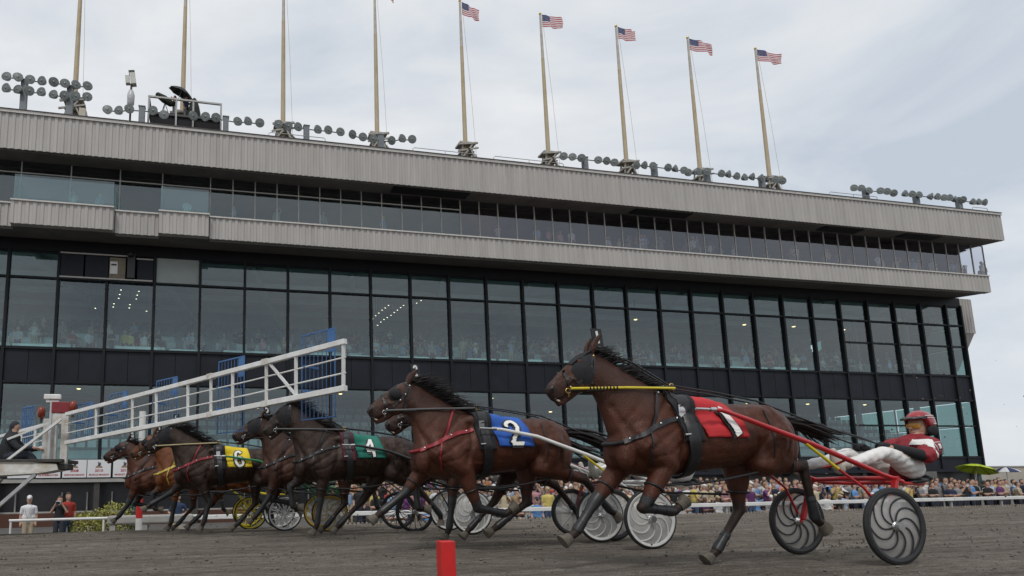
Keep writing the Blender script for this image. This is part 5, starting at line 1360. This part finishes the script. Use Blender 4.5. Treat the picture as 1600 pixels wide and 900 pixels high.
# ================================================================== STARTING GATE TRUCK
gt = thing('starting_gate', 'white mobile starting gate truck with long folding barred arms and blue mesh screens', 'starting gate', (-3.4, 15.8, gz(0, 15.8)))
GO = np.array([-3.4, 15.8, gz(0, 15.8)])
def gp(mb, name, mat, parent=None, bevel=0):
    o = mb.build(name, mat, parent or gt, bevel=bevel)
    if parent is None: o.location = tuple(-GO)
    return o
M_gblue = pmat('blue_enamel', (.035, .12, .30), .45, noise=(4, .15))
M_under = pmat('grimy_steel', (.045, .042, .038), .7, noise=(5, .4))
def arm(a_top, b_top, a_bot, b_bot, posts, mids=(1/3, 2/3), joint=None, brace=None):
    """a: near the pivot, b: at the free end"""
    a_top, b_top, a_bot, b_bot = [np.array(p, float) for p in (a_top, b_top, a_bot, b_bot)]
    gp(MB().bar(a_top, b_top, .07, .075), 'top_beam', M_white, bevel=.008); gp(MB().bar(a_bot, b_bot, .085, .08), 'bottom_beam', M_white, bevel=.008)
    for u in mids:
        a, b = a_top*u+a_bot*(1-u), b_top*u+b_bot*(1-u); m = a*.25+b*.75+np.array([0, 0, -.015])
        gp(MB().tube([a, a*.6+b*.4, m, b], .012, 8), 'rail', M_white)
    for u in posts:
        p, q = a_bot*(1-u)+b_bot*u, a_top*(1-u)+b_top*u
        gp(MB().bar(p, q, .048, .048, up=(1, 0, 0)), 'upright', M_white, bevel=.004)
    if brace:
        u0, u1 = brace; gp(MB().bar(a_top*(1-u0)+b_top*u0, a_bot*(1-u1)+b_bot*u1, .035), 'brace', M_white)
    # rivets and rust at the joints
    for u in (joint or ()):
        for A, B in ((a_top, b_top), (a_bot, b_bot)):
            c = A*(1-u)+B*u; gp(MB().bar(c*1.0-(B-A)*.008, c+(B-A)*.008, .095, .09), 'joint_sleeve', M_whitedirty)
pvt_t, pvt_b = np.array([-2.87, 15.25, 2.40]), np.array([-2.86, 15.30, 1.80])
end_t, end_b = np.array([1.80, 8.62, 2.72]), np.array([1.81, 8.70, 2.10])
arm(pvt_t, end_t, pvt_b, end_b, (.16, .33, .43, .55, .63, .70, .80, .88, .995), joint=(.63, .80), brace=(.805, .885))
# second, far arm
arm((-3.45, 16.6, 2.33), (-6.6, 20.8, 2.05), (-3.45, 16.6, 1.80), (-6.6, 20.8, 1.55), (.02, .14, .28, .42, .58, .75, .99))
# heavy pivot post
gp(MB().bar((-2.92, 15.5, 1.25), (-2.92, 15.5, 2.42), .16, .14, up=(1, 0, 0)), 'pivot_post', M_whitedirty, bevel=.01)
gp(MB().bar((-3.45, 16.3, 1.45), (-3.45, 16.3, 2.40), .16, .14, up=(1, 0, 0)), 'pivot_post', M_whitedirty, bevel=.01)
gp(MB().bar((-3.2, 15.8, 1.45), (-3.2, 15.8, 2.35), .15, .14, up=(1, 0, 0)), 'pivot_post', M_whitedirty, bevel=.01)
ad = _n(end_t-pvt_t); an_ = _n(np.cross(ad, (0, 0, 1))); an_ = an_ if an_[1] > 0 else -an_
# blue barred screens, one for each lane
for u, zt_, zb_ in ((.90, 3.02, 1.77), (.65, 2.90, 1.70), (.415, 2.79, 2.02), (.20, 2.71, 1.95), (.03, 2.63, 1.88)):
    c = pvt_t*(1-u)+end_t*u; c = c + an_*.28*(1 if True else 1); hw = .34
    g = MB(); a, b = c-ad*hw, c+ad*hw
    fr = bpy.data.objects.new('blue_screen', None)
    g.bar((a[0], a[1], zt_), (b[0], b[1], zt_+.01), .02).bar((a[0], a[1], zb_), (b[0], b[1], zb_), .018)
    for k in range(9):
        p = a*(1-k/8)+b*(k/8); g.bar((p[0], p[1], zb_), (p[0], p[1], zt_), .009 if 0 < k < 8 else .018)
    q = a*.20+b*.80; g.bar(((b[0]+q[0])/2, (b[1]+q[1])/2, zt_-.32), ((b[0]+q[0])/2, (b[1]+q[1])/2, zt_), .012, .15, up=(ad[0], ad[1], 0))
    go_ = gp(g, 'blue_screen', M_gblue)
    for dz_ in (-.2, -.55): gp(MB().bar(c-an_*.28+np.array([0, 0, dz_]), c+np.array([0, 0, dz_]), .03), 'screen_bracket', M_gblue)
for y0, z0 in ((17.6, 2.85), (19.3, 2.7)):
    g = MB(); x0 = -3.45-(y0-16.6)*.75
    for k in range(7): g.bar((x0+.15-.06*k, y0+.08*k, z0-1.1), (x0+.15-.06*k, y0+.08*k, z0), .02)
    g.bar((x0+.15, y0, z0), (x0-.21, y0+.48, z0), .03); gp(g, 'blue_screen', M_gblue)
# camera mast and red box
mast = gp(MB().bar((-3.25, 15.62, 1.45), (-3.25, 15.62, 2.74), .05).bar((-3.13, 15.62, 1.8), (-3.13, 15.62, 2.4), .03), 'mast', M_silver)
gp(MB().box((-3.40, 15.56, 2.76), (-3.06, 15.68, 2.87)).bar((-3.36, 15.62, 2.72), (-3.10, 15.62, 2.72), .06), 'camera', M_white, bevel=.015)
gp(MB().box((-3.22, 15.5, 2.46), (-2.86, 15.7, 2.70)), 'red_box', pmat('red_box_paint', (.20, .015, .02), .45, noise=(5, .15)), bevel=.01)
gp(MB().box((-3.2, 15.52, 2.22), (-2.95, 15.68, 2.458)), 'control_box', M_whitedirty, bevel=.01)
for x, y, z in ((-2.78, 15.45, 2.60), (-3.50, 15.9, 2.52)):
    gp(MB().lathe([(.05, -.14), (.05, -.11), (.075, -.10), (.078, .04), (.05, .10), (.0, .115)], c=(x, y, z), n=16), 'beacon', pmat('beacon_red', (.22, .03, .01), .25, noise=(6, .2)))
    gp(MB().tube([(x, y, z-.24), (x, y, z-.13)], .03, 8), 'beacon_stem', M_under)
# the starter's platform and its undercarriage
gp(MB().obox((-3.9, 15.95, 1.43), (1.05, -.10, 0), (.06, .62, 0), (0, 0, .035)), 'platform_deck', M_under, bevel=.01)
V = [(-6.6, 15.5, 1.40), (-3.55, 15.28, 1.40), (-3.02, 15.28, 1.36), (-2.98, 15.28, 1.24), (-3.35, 15.28, 1.17), (-6.6, 15.5, 1.02)]
V += [(x, y+.9, z) for x, y, z in V]; n = 6
gp(MB().add(V, [tuple(range(n-1, -1, -1)), tuple(range(n, 2*n))] + [(i, (i+1) % n, n+(i+1) % n, n+i) for i in range(n)]), 'platform_side', M_whitedirty)
gp(MB().box((-3.0, 15.35, 1.24), (-2.80, 15.95, 1.37)), 'bumper_block', M_under, bevel=.02)
gp(MB().bar((-2.95, 15.2, 2.30), (-4.0, 15.45, 1.45), .05).bar((-3.1, 15.9, 2.38), (-4.1, 15.7, 1.9), .045), 'stay', M_white)
gp(MB().bar((-3.42, 15.35, 1.16), (-4.35, 15.55, .30), .07), 'strut', M_silver); gp(MB().bar((-4.1, 15.4, 1.08), (-4.55, 15.6, .55), .10), 'strut', M_silver)
# truck body (mostly beyond the left edge)
gp(MB().box((-8.6, 15.1, .45), (-4.75, 17.2, 1.0)), 'chassis', M_under); gp(MB().box((-9.2, 15.05, 1.05), (-4.9, 17.25, 2.0)), 'body', M_white, bevel=.06); gp(MB().box((-8.9, 15.15, 2.0), (-6.9, 17.15, 2.75)), 'cab', M_white, bevel=.12)
gp(MB().box((-8.7, 15.13, 2.1), (-7.1, 15.16, 2.6)), 'side_window', pmat('dark_car_glass', (.02, .025, .03), .08, noise=(2, .1)))
for x in (-5.4, -8.2):
    for y in (15.15, 17.1):
        w = gp(MB().lathe([(.18, -.11), (.30, -.12), (.38, -.08), (.38, .08), (.30, .12), (.18, .11)], c=(x, y, .30), axis=(0, 1, 0), n=32), 'wheel', M_rubber)
        MB().lathe([(.0, -.09), (.10, -.09), (.185, -.06), (.185, .06), (.10, .09), (0, .09)], c=(x, y, .30), axis=(0, 1, 0), n=24).build('rim', M_silver, w)
# white ducktail fairing low at the left
gp(MB().ell((-4.62, 15.3, .42), (.42, .5, .26), .1), 'wheel_fairing', M_whitedirty)
# starter on the platform
def seated_starter():
    c = []
    c.append((0, [(-4.05, 16.0, 2.10), (-4.02, 16.0, 2.19)], [.085, .09])); c.append((3, [(-4.06, 16.0, 2.20), (-4.04, 16.0, 2.24)], [.10, .095])); c.append((3, [(-4.08, 16.0, 2.10), (-4.1, 16, 2.05)], [.085, .08]))
    c.append((1, [(-4.15, 16.0, 1.55), (-4.13, 16.0, 1.75), (-4.08, 16.0, 1.93)], [.19, .20, .18]))
    for s in (-1, 1):
        c.append((1, [(-4.08, 16+s*.2, 1.92), (-3.88, 16+s*.27, 1.72), (-3.62, 16+s*.2, 1.72)], [.085, .07, .05])); c.append((0, [(-3.58, 16+s*.2, 1.72), (-3.50, 16+s*.19, 1.72)], [.04, .03]))
        c.append((2, [(-4.12, 16+s*.1, 1.55), (-3.72, 16+s*.12, 1.58), (-3.62, 16+s*.12, 1.47)], [.11, .08, .06]))
    return c
me = figure(seated_starter(), .024, 2, [M_skin, M_shirt, M_trousers, pmat('dark_cap', (.02, .022, .03), .8)])
o = bpy.data.objects.new('person', me); COL.objects.link(o); o.color = (.016, .018, .022, 1)
tag(o, 'starter in black jacket and cap seated on the gate truck platform', 'person')

# ================================================================== RAILS, MARKERS, PLANTS, PEOPLE AT THE LEFT
M_railw = pmat('rail_white', (.66, .66, .64), .5, noise=(2.5, .12))
rl = thing('track_rail', 'long white outer running rail between the track and the spectators', 'rail', (0, 24, -1.15))
def rp_(mb, name, mat, bevel=0): return mb.build(name, mat, rl, bevel=bevel)
rp_(MB().box((-.2, -.10, .92), (75, .10, 1.07)), 'rail_board', M_railw, bevel=.02)
rp_(MB().tube([(-6.05, 0, 1.03), (-3, 0, 1.04), (-.2, 0, 1.05)], .045, 10), 'rail_pipe', M_railw)
for k in range(26): rp_(MB().box((-.08+3*k, -.04, 0), (.0+3*k, .04, .92)), 'rail_post', M_conc)
for k in (-6.0, -3.2): rp_(MB().tube([(k, 0, 0), (k, 0, 1.0)], .035, 8), 'rail_post', M_railw)
# kerb board along the crowd's fence
fb = thing('crowd_fence', 'low picket and board fence in front of the crowd', 'fence', (30, 25.2, -1.15))
mb = MB()
for k in range(330): mb.box((-25+.16*k, -.02, .05), (-25+.16*k+.08, .02, .62))
mb.build('pickets', pmat('weathered_board', (.30, .26, .21), .8, noise=(1.5, .5)), fb); MB().box((-25, .021, .48), (27.8, .06, .56)).box((-25, .021, .15), (27.8, .06, .22)).build('fence_rail', M_conc, fb)
# red marker near the camera
t = thing('marker_post', 'square bright red marker post in the foreground', 'marker', (1.485, 4.1, 0))
mpst = MB().box((-.048, -.048, -.05), (.048, .048, .455)).build('post', pmat('red_plastic', (.62, .012, .012), .42, noise=(9, .10), bump=(35, .2, .004), col2=(.42, .02, .018), stretch=(1, 1, .4)), t, bevel=.006)
# red and white distance pole
t = thing('distance_pole', 'tall red and white distance pole behind the starting gate arm', 'pole', (-1.62, 18.6, -.65))
for z0, z1, m in ((0, .72, M_railw), (.722, 1.95, pmat('pole_red', (.5, .02, .02), .5, noise=(4, .15))), (1.952, 3.5, M_railw)):
    MB().tube([(0, 0, z0), (0, 0, z1)], .085, 14).build('pole_band', m, t)
# concrete bench
t = thing('bench', 'weathered pale bench beside the rail below the leading horse', 'bench', (-2.2, 21.5, -1.15))
MB().box((-.55, -.2, .95), (1.9, .2, 1.2)).build('seat', M_conc, t, bevel=.05)
for x in (-.4, .5, 1.6): MB().box((x-.08, -.15, 0), (x+.08, .15, .95)).build('leg', M_conc, t)

def bush(x, y, z, rx, rz2, col, label, n=1500, cone=False, leaf=.035):
    t = thing('bush', label, 'bush', (x, y, z))
    rb = random.Random(int(x*100)); mb = MB(); M1 = [pmat('leaf_%s_%d' % (label[:6], k), tuple(c*f for c in col), .7, noise=(6, .3)) for k, f in enumerate((.6, 1.0, 1.5))]
    lumps = [(rb.gauss(0, .5)*rx, rb.gauss(0, .4)*rx, rb.uniform(.25, .9)) for _ in range(14)]
    for i in range(n):
        if cone:
            u = rb.random()**.7; r = rx*(1-u)*(.6+.5*rb.random()); a = rb.uniform(0, 6.28); p = np.array([r*math.cos(a), r*math.sin(a), rz2*2*u])
        else:
            a, b = rb.uniform(0, 6.28), math.acos(rb.uniform(-1, 1)); r = (.72+.34*rb.random())*(1+.10*math.sin(3*a+b*4)); p = np.array([rx*r*math.sin(b)*math.cos(a), rx*r*math.sin(b)*math.sin(a), rz2+rz2*r*math.cos(b)])
            if p[2] < 0: continue
        L = leaf*rb.uniform(.7, 1.5); d1 = _n(np.array([rb.gauss(0, 1), rb.gauss(0, 1), rb.gauss(.3, 1)])); d2 = _n(np.cross(d1, (rb.gauss(0, 1), rb.gauss(0, 1), rb.gauss(0, 1))))
        mb.add([p-d1*L, p+d2*L*.5, p+d1*L, p-d2*L*.5], [(0, 1, 2, 3)], rb.choice((0, 1, 1, 2)))
    mb.build('foliage', M1, t)
    st = MB()
    for k in range(7): a = k*.9; st.tube([(0, 0, -.05), (rx*.3*math.cos(a), rx*.3*math.sin(a), rz2*.8), (rx*.6*math.cos(a), rx*.6*math.sin(a), rz2*1.3)], [.03, .02, .008], 6)
    st.build('stem', M_brown, t)
bush(-4.02, 26, -1.15, .58, .60, (.30, .30, .07), 'round yellow green bush behind the rail, right of the photographers', 2600)
bush(-3.15, 26.4, -1.15, .75, .74, (.05, .09, .025), 'round dark green bush behind the rail, next to the yellow green one', 2600)
bush(-2.55, 26.6, -1.15, .8, 1.05, (.075, .115, .105), 'blue spruce behind the rail under the leading horse', 3200, cone=True)
bush(-4.95, 26.2, -1.15, .3, .28, (.16, .19, .04), 'small yellow green tuft between the man in white and the photographers', 600)
bush(-5.5, 26.4, -1.15, .3, .25, (.12, .15, .035), 'small grassy tuft at the left behind the pale rail pipe', 500)
put = put_person
me = figure(stand(arms='down', cap=True), .018, 2, [M_skin, M_shirt, M_khaki, pmat('white_cap', (.65, .65, .64), .8), M_shoe])
o = bpy.data.objects.new('person', me); COL.objects.link(o); o.location = (-5.83, 25.5, -1.15); o.rotation_euler = (0, 0, .15); o.color = (.66, .66, .68, 1); o.scale = (1.02,)*3
tag(o, 'man in white shirt, white cap and khaki shorts behind the rail pipe', 'person')
tag(MB().tube([(-.09, -.17, 1.38), (-.05, -.185, 1.2), (0, -.19, 1.08), (.05, -.185, 1.2), (.09, -.17, 1.38)], .006, 5).box((-.035, -.20, .98), (.035, -.19, 1.08)).build('lanyard_pass', M_khaki, loc=(-5.83, 25.5, -1.15)), 'lanyard with a pass hanging on the man in white', 'lanyard')
me = figure(stand(arms='cam'), .018, 2, [M_skin, M_shirt, M_trousers, M_hair, M_shoe])
o = bpy.data.objects.new('person', me); COL.objects.link(o); o.location = (-4.85, 25.5, -1.15); o.color = (.018, .018, .022, 1); tag(o, 'photographer in black holding a pale camera to his face behind the rail', 'person')
t = thing('photo_camera', 'pale camera held up by the photographer in black', 'camera', (-4.85, 25.27, .40)); MB().box((-.085, -.05, -.05), (.085, .05, .06)).build('camera_body', M_silver, t, bevel=.01); MB().lathe([(.05, 0), (.045, .12), (.055, .14)], c=(0, -.05, 0), axis=(0, -1, 0), n=16).build('lens', M_black, t)
me = figure(stand(arms='down'), .02, 2, [M_skin, M_shirt, pmat('denim', (.05, .08, .15), .85), M_hair, M_shoe])
o = bpy.data.objects.new('person', me); COL.objects.link(o); o.location = (-4.68, 26.0, -1.12); o.rotation_euler = (0, 0, .5); o.color = (.32, .03, .02, 1); o.scale = (1.05,)*3; tag(o, 'person in red top and jeans standing just behind the photographer in black', 'person')
me = figure(stand(arms='hips'), .022, 2, [M_skin, M_shirt, M_khaki, M_hair, M_shoe])
o = bpy.data.objects.new('person', me); COL.objects.link(o); o.location = (-.9, 25.6, -1.15); o.color = (.02, .04, .09, 1); tag(o, 'man in dark blue shirt behind the rail, under the horse in yellow cloth', 'person')

# ================================================================== THE CROWD ON THE APRON
CG = 'spectators crowded behind the outer rail'
WT = [0, 1, 2, 3, 4, 5, 6, 10, 8, 9, 0, 1, 2, 4, 5, 6, 7, 11, 12, 14, 8, 0, 4, 3, 10, 15, 13]
# far rows that read as one mass: one joined object per crowd
M_mass = pmat('crowd_shirts', (.4, .4, .4), .85, attr='Shirt', noise=(9, .12))
MASS = []
for k in range(4):
    me_ = figure(stand(**SETS[(0, 1, 3, 5)[k]]), .045, 1, [M_skin, M_mass, M_trousers, M_hair, M_shoe])
    co_ = np.array([tuple(v.co) for v in me_.vertices]); fs_ = [tuple(p.vertices) for p in me_.polygons]; mi_ = [p.material_index for p in me_.polygons]
    MASS.append((co_, fs_, mi_))
def mass(name, spots, label):
    V, F, MI, CC = [], [], [], []
    for x, y, z, c, rz, sc, k in spots:
        co_, fs_, mi_ = MASS[k]; ca, sa = math.cos(rz), math.sin(rz); o = len(V)
        q = np.stack([co_[:, 0]*ca-co_[:, 1]*sa, co_[:, 0]*sa+co_[:, 1]*ca, co_[:, 2]], 1)*sc + np.array([x, y, z])
        V += q.tolist(); F += [tuple(i+o for i in f) for f in fs_]; MI += mi_; cc = [q2*(.6+.3*((int(abs(x)*977) % 10)/10)) for q2 in COLS[c][1]]; CC += [(*cc, 1)]*len(q)
    me = bpy.data.meshes.new(name); me.from_pydata(V, [], F)
    for m in (M_skin, M_mass, M_trousers, M_hair, M_shoe): me.materials.append(m)
    me.polygons.foreach_set('material_index', MI); me.polygons.foreach_set('use_smooth', [True]*len(F))
    a = me.color_attributes.new('Shirt', 'FLOAT_COLOR', 'POINT'); a.data.foreach_set('color', np.array(CC, 'f').ravel())
    o = bpy.data.objects.new(name, me); COL.objects.link(o); return tag(o, label, 'crowd', kind='stuff')
n_c = 0
taken = []; rest = []
tries = 0
while tries < 5200:
    tries += 1
    Y = 25.7 + 10.5*rp.random()**1.15; X = rp.uniform(6.5, 34 + (Y-25)*1.7 + 8)
    if X > 58 or (X < 15 and rp.random() < .5): continue
    if any((X-a)**2 + (Y-b)**2 < .19 for a, b in taken): continue
    taken.append((X, Y))
taken.sort(key=lambda p: p[1]*1.0 + p[0]*.25)
for X, Y in taken:
    front = Y < 27.0; z = apron_z(X, Y)
    if n_c < 200:
        ks = [k for k in range(len(PM)) if (('seat' in PM[k][2]) == (front and rp.random() < .75))]
        put_person(X, Y, z, 'spectator in {c}, {h}, {a}, crowd at rail', CG, mesh=rp.choice(ks), col=rp.choice(WT)); n_c += 1
    else: rest.append((X, Y, z, rp.choice(WT), rp.gauss(0, .4), rp.uniform(.95, 1.06), rp.choice((0, 1, 1, 2))))
mass('crowd', rest[:320], 'dense far rows of spectators on the apron behind the front rows')
# one landmark spectator and the umbrellas
o = put_person(20.9, 25.75, -1.15, 'broad man in yellow shirt turned sideways at the rail behind the red sulky', None, mesh=6, col=15, rz=1.4, sc=1.08)
def umbrella(x, y, z, r, h, cols, label, tilt=(0, 0), pole=1.2, n=8, cat='umbrella', name='umbrella'):
    t = thing(name, label, cat, (x, y, z-pole)); t.rotation_euler = (tilt[0], tilt[1], 0)
    mb = MB(); mats = cols; rings = 6
    for k in range(n):
        V = []
        for j in range(rings+1):
            u = j/rings
            for q in range(5):
                a = 2*math.pi*(k + q/4)/n; sag = 1 - .10*u*(1-(2*q/4-1)**2)
                V.append((r*u*sag*math.cos(a), r*u*sag*math.sin(a), pole + h*(1-u**1.7)))
        mb.add(V, [(j*5+q, j*5+q+1, (j+1)*5+q+1, (j+1)*5+q) for j in range(rings) for q in range(4)], k % len(mats), True)
    o = mb.build('canopy', mats, t); sd = o.modifiers.new('s', 'SOLIDIFY'); sd.thickness = .012
    MB().tube([(0, 0, 0), (0, 0, pole+h+.06)], .022, 8).build('pole', M_silver, t)
    rb = MB()
    for k in range(n):
        a = 2*math.pi*k/n; rb.tube([(r*u*math.cos(a), r*u*math.sin(a), pole+h*(1-u**1.7)-.02) for u in (0, .35, .7, .99)], .008, 4)
    rb.build('ribs', M_under, t)
U_lime = pmat('lime_fabric', (.40, .50, .02), .7, noise=(3, .1)); U_blk = pmat('black_fabric', (.015, .015, .018), .6, noise=(3, .2)); U_blue = pmat('blue_fabric', (.06, .18, .48), .7, noise=(3, .1)); U_w = pmat('white_fabric', (.6, .6, .62), .7, noise=(3, .05)); U_navy = pmat('navy_fabric', (.02, .03, .10), .7, noise=(3, .1))
umbrella(47.2, 33, 1.35, 1.08, .36, [U_lime], 'large lime green tilted market umbrella above the crowd', tilt=(0, .30), pole=2.0)
umbrella(38.2, 29, .42, .95, .30, [U_blk], 'black umbrella over the crowd, left of the other black one', pole=1.3)
umbrella(38.7, 27.5, .02, 1.0, .26, [U_blk], 'flat black umbrella low at the rail, right of the other black one', pole=1.0, tilt=(.1, 0))
umbrella(32.2, 28, .30, .62, .24, [U_blue], 'blue umbrella in the crowd behind the driver in red', pole=1.2)
umbrella(50.3, 33, 1.1, .75, .32, [U_w, U_navy], 'navy and white panelled umbrella in the crowd at far right', pole=1.4)
umbrella(30.1, 27.6, .35, .6, .22, [U_blk, U_w], 'black and white umbrella in the crowd between the red sulky wheels', pole=1.3, tilt=(.2, .3))
# low buff wall and dark board behind the crowd
t = thing('boundary_wall', 'low buff wall behind the crowd at the right of the grandstand', 'wall', (62, 41.9, -1.15))
MB().box((-14, -.2, 0), (60, .2, 2.75)).build('wall_panel', pmat('buff_render', (.42, .385, .33), .85, noise=(.8, .12)), t); MB().box((-14.05, -.26, 2.751), (60, .26, 2.85)).build('coping', M_conc, t)
t = thing('notice_board', 'dark grey board standing in front of the buff wall', 'board', (52.2, 40.0, -1.15)); MB().box((-1.7, -.05, .9), (1.7, .05, 2.45)).build('panel', pmat('board_grey', (.13, .13, .12), .7, noise=(1.5, .15)), t)
for x in (-1.5, 1.5): MB().box((x-.05, .051, 0), (x+.05, .14, 2.4)).build('post', M_under, t)

# ================================================================== PEOPLE BEHIND THE GLASS
def glass_person(px, py, Y, zfloor, grp, where, col=None, mesh=None):
    p = onY(px, py, Y); ms = [k for k in range(len(PM)) if 'seat' not in PM[k][2]] if mesh is None else [mesh]
    return put_person(p[0], Y, zfloor, where, grp, mesh=rp.choice(ms), col=col)
BG = 'people behind the balcony windows'
for px, c in ((115, 0), (156, 2), (293, 0), (366, 2), (433, 10), (505, 10), (598, 3)):
    glass_person(px, 310, 40.9, 16.73, BG, 'person in {c} shirt standing behind the balcony glass, left half', col=c)
for k in range(58):
    px = rp.uniform(770, 1530); glass_person(px, 360, rp.uniform(40.3, 41.6), 16.73, 'people behind the gallery windows', 'person in {c} top with {h} behind the upper gallery windows', col=rp.choice((0, 1, 2, 8, 9, 10, 11, 0, 5)))
HG = 'people behind the glass of the upper hall'
for px, Y, c in ((28, 42.0, 0), (22, 42.6, 1), (53, 43.4, 0), (170, 43.4, 0), (195, 42.2, 15), (203, 42.1, 15), (226, 42.3, 0), (300, 42.2, 0), (410, 42.4, 11), (733, 42.6, 3), (683, 42.4, 3), (722, 43.0, 8), (742, 42.3, 0), (797, 43.3, 2), (957, 42.2, 0), (968, 42.2, 8)):
    glass_person(px, 530, Y, 8.61 if Y < 43 else 9.2, HG, 'person in {c} shirt near the sill behind the upper hall glass', col=c)
hall = []
for k in range(210):
    px = rp.uniform(480, 1500) if k > 30 else rp.uniform(20, 480)
    i = rp.choice((0, 1, 1, 2, 3, 4, 5)); up = rp.random() < .72; Y = 43.55+i*1.15 if up else rp.uniform(41.8, 43.0)
    p = onY(px, 520, Y)
    if p[0] > 59.3 or 7.2 < p[0] < 8: continue
    hall.append((p[0], Y, 9.2+i*.42 if up else 8.61, rp.choice((0, 1, 10, 10, 2, 5, 5, 4, 9, 10, 4, 8, 7)), rp.gauss(0, .5), rp.uniform(.95, 1.05), rp.choice((3, 3, 1)) if up else rp.choice((0, 1))))
mass('crowd', hall, 'seated and standing people on the tiers behind the upper hall glass')

# ================================================================== ROOF CAMERA POSITION
p0, p1 = onY(232, 190, 39.6), onY(345, 197, 39.6); xa, xb = p0[0], p1[0]
t = thing('camera_platform', 'railed steel camera platform on the roof, holding two shrouded cameras', 'platform', ((xa+xb)/2, 40.2, 21.5)); w = (xb-xa)/2
zd = onY(285, 190, 40.2)[2]; DK = zd-21.5; TR = onY(288, 158, 39.4)[2]-21.5
MB().box((-w, -.8, DK-.13), (w, 1.0, DK)).build('deck', M_flash, t); MB().box((-w+.1, -.7, .1), (w-.1, -.62, onY(285, 179, 39.5)[2]-21.5)).build('skirt', M_blackcloth, t)
for x in (-w, -w*.25, w*.22, w): MB().box((x-.05, -.85, .0), (x+.05, -.75, TR)).build('rail_post', M_rail, t)
MB().box((-w-.05, -.86, TR), (w+.05, -.74, TR+.1)).box((-w-.05, -.74, TR), (-w+.05, 1, TR+.1)).box((w-.05, -.74, TR), (w+.05, 1, TR+.1)).build('top_rail', M_rail, t)
MB().box((0, -1.15, .05), (w*1.0, -1.11, .09)).tube([(0, -1.13, 0), (0, -1.13, .55), (w*.65, -1.13, .55)], .03, 6).build('kick_rail', M_rail, t)
px = onY(266, 160, 40.2)[0]
def shroud(x, tall, lab):
    c = thing('broadcast_camera', lab, 'camera', (x, 40.2, zd)); mb = MB()
    if tall:
        mb.lathe([(.42, .15), (.40, .6), (.30, 1.1), (.17, 1.5), (.05, 1.66), (0, 1.68)], n=18)
    else:
        capsule(mb, [(-.40, -.1, 1.52), (-.05, 0, 1.36), (.32, .05, 1.15)], [.17, .24, .2])
    me_ = mb.build('rain_cover', pmat('dark_green_cover', (.012, .017, .010), .8, noise=(6, .4), bump=(7, .8, .06)), c)
    g = MB()
    for k in range(3): a = k*2.09+.4; g.tube([(0, 0, 1.1), (.45*math.cos(a), .45*math.sin(a), 0)], .025, 6)
    g.build('tripod', M_black, c)
shroud(onY(258, 150, 40.2)[0], False, 'roof camera under a dark cover pointing left, beneath the black umbrella')
shroud(onY(304, 150, 40.2)[0], True, 'roof camera draped to a tall dark cone, right of the flagpole')
o = put_person(onY(273, 160, 40.3)[0], 40.4, zd, 'cameraman in dark top under the black umbrella on the roof', None, mesh=9, col=5, rz=-1.2); o = put_person(onY(291, 160, 40.3)[0], 40.4, zd, 'cameraman reaching to the cone-shaped cover on the roof', None, mesh=21, col=4, rz=.9)
umbrella(onY(270, 148, 40.4)[0], 40.5, onY(272, 146, 40.5)[2], .78, .36, [U_blk], 'black umbrella sheltering the left roof camera', tilt=(.2, .38), pole=1.3)
t = thing('camera_mast', 'white remote camera on a mast on the roof edge', 'camera mast', (onY(204, 165, 39)[0], 39, 21.5)); zz = onY(204, 126, 39)[2]-21.5
MB().tube([(0, 0, .0), (0, 0, zz-.2)], .06, 10).lathe([(.30, 0), (.14, .7), (.1, .72)], n=14).build('mast', M_under, t); MB().lathe([(.05, zz-1.65), (.2, zz-1.5), (.22, zz-.95), (.14, zz-.65), (.06, zz-.6)], n=14).build('wrapping', pmat('plastic_wrap', (.5, .5, .52), .35, noise=(4, .2), bump=(6, .6, .05)), t)
MB().obox((.08, 0, zz+.1), (.15, 0, .03), (0, .2, 0), (-.06, 0, .36)).obox((-.22, 0, zz), (.12, 0, .02), (0, .15, 0), (-.03, 0, .24)).build('camera_head', pmat('camera_white', (.5, .5, .46), .5, noise=(5, .15)), t); MB().obox((.0, 0, zz+.50), (.17, 0, .03), (0, .21, 0), (-.012, 0, .06)).build('lens_hood', M_black, t)
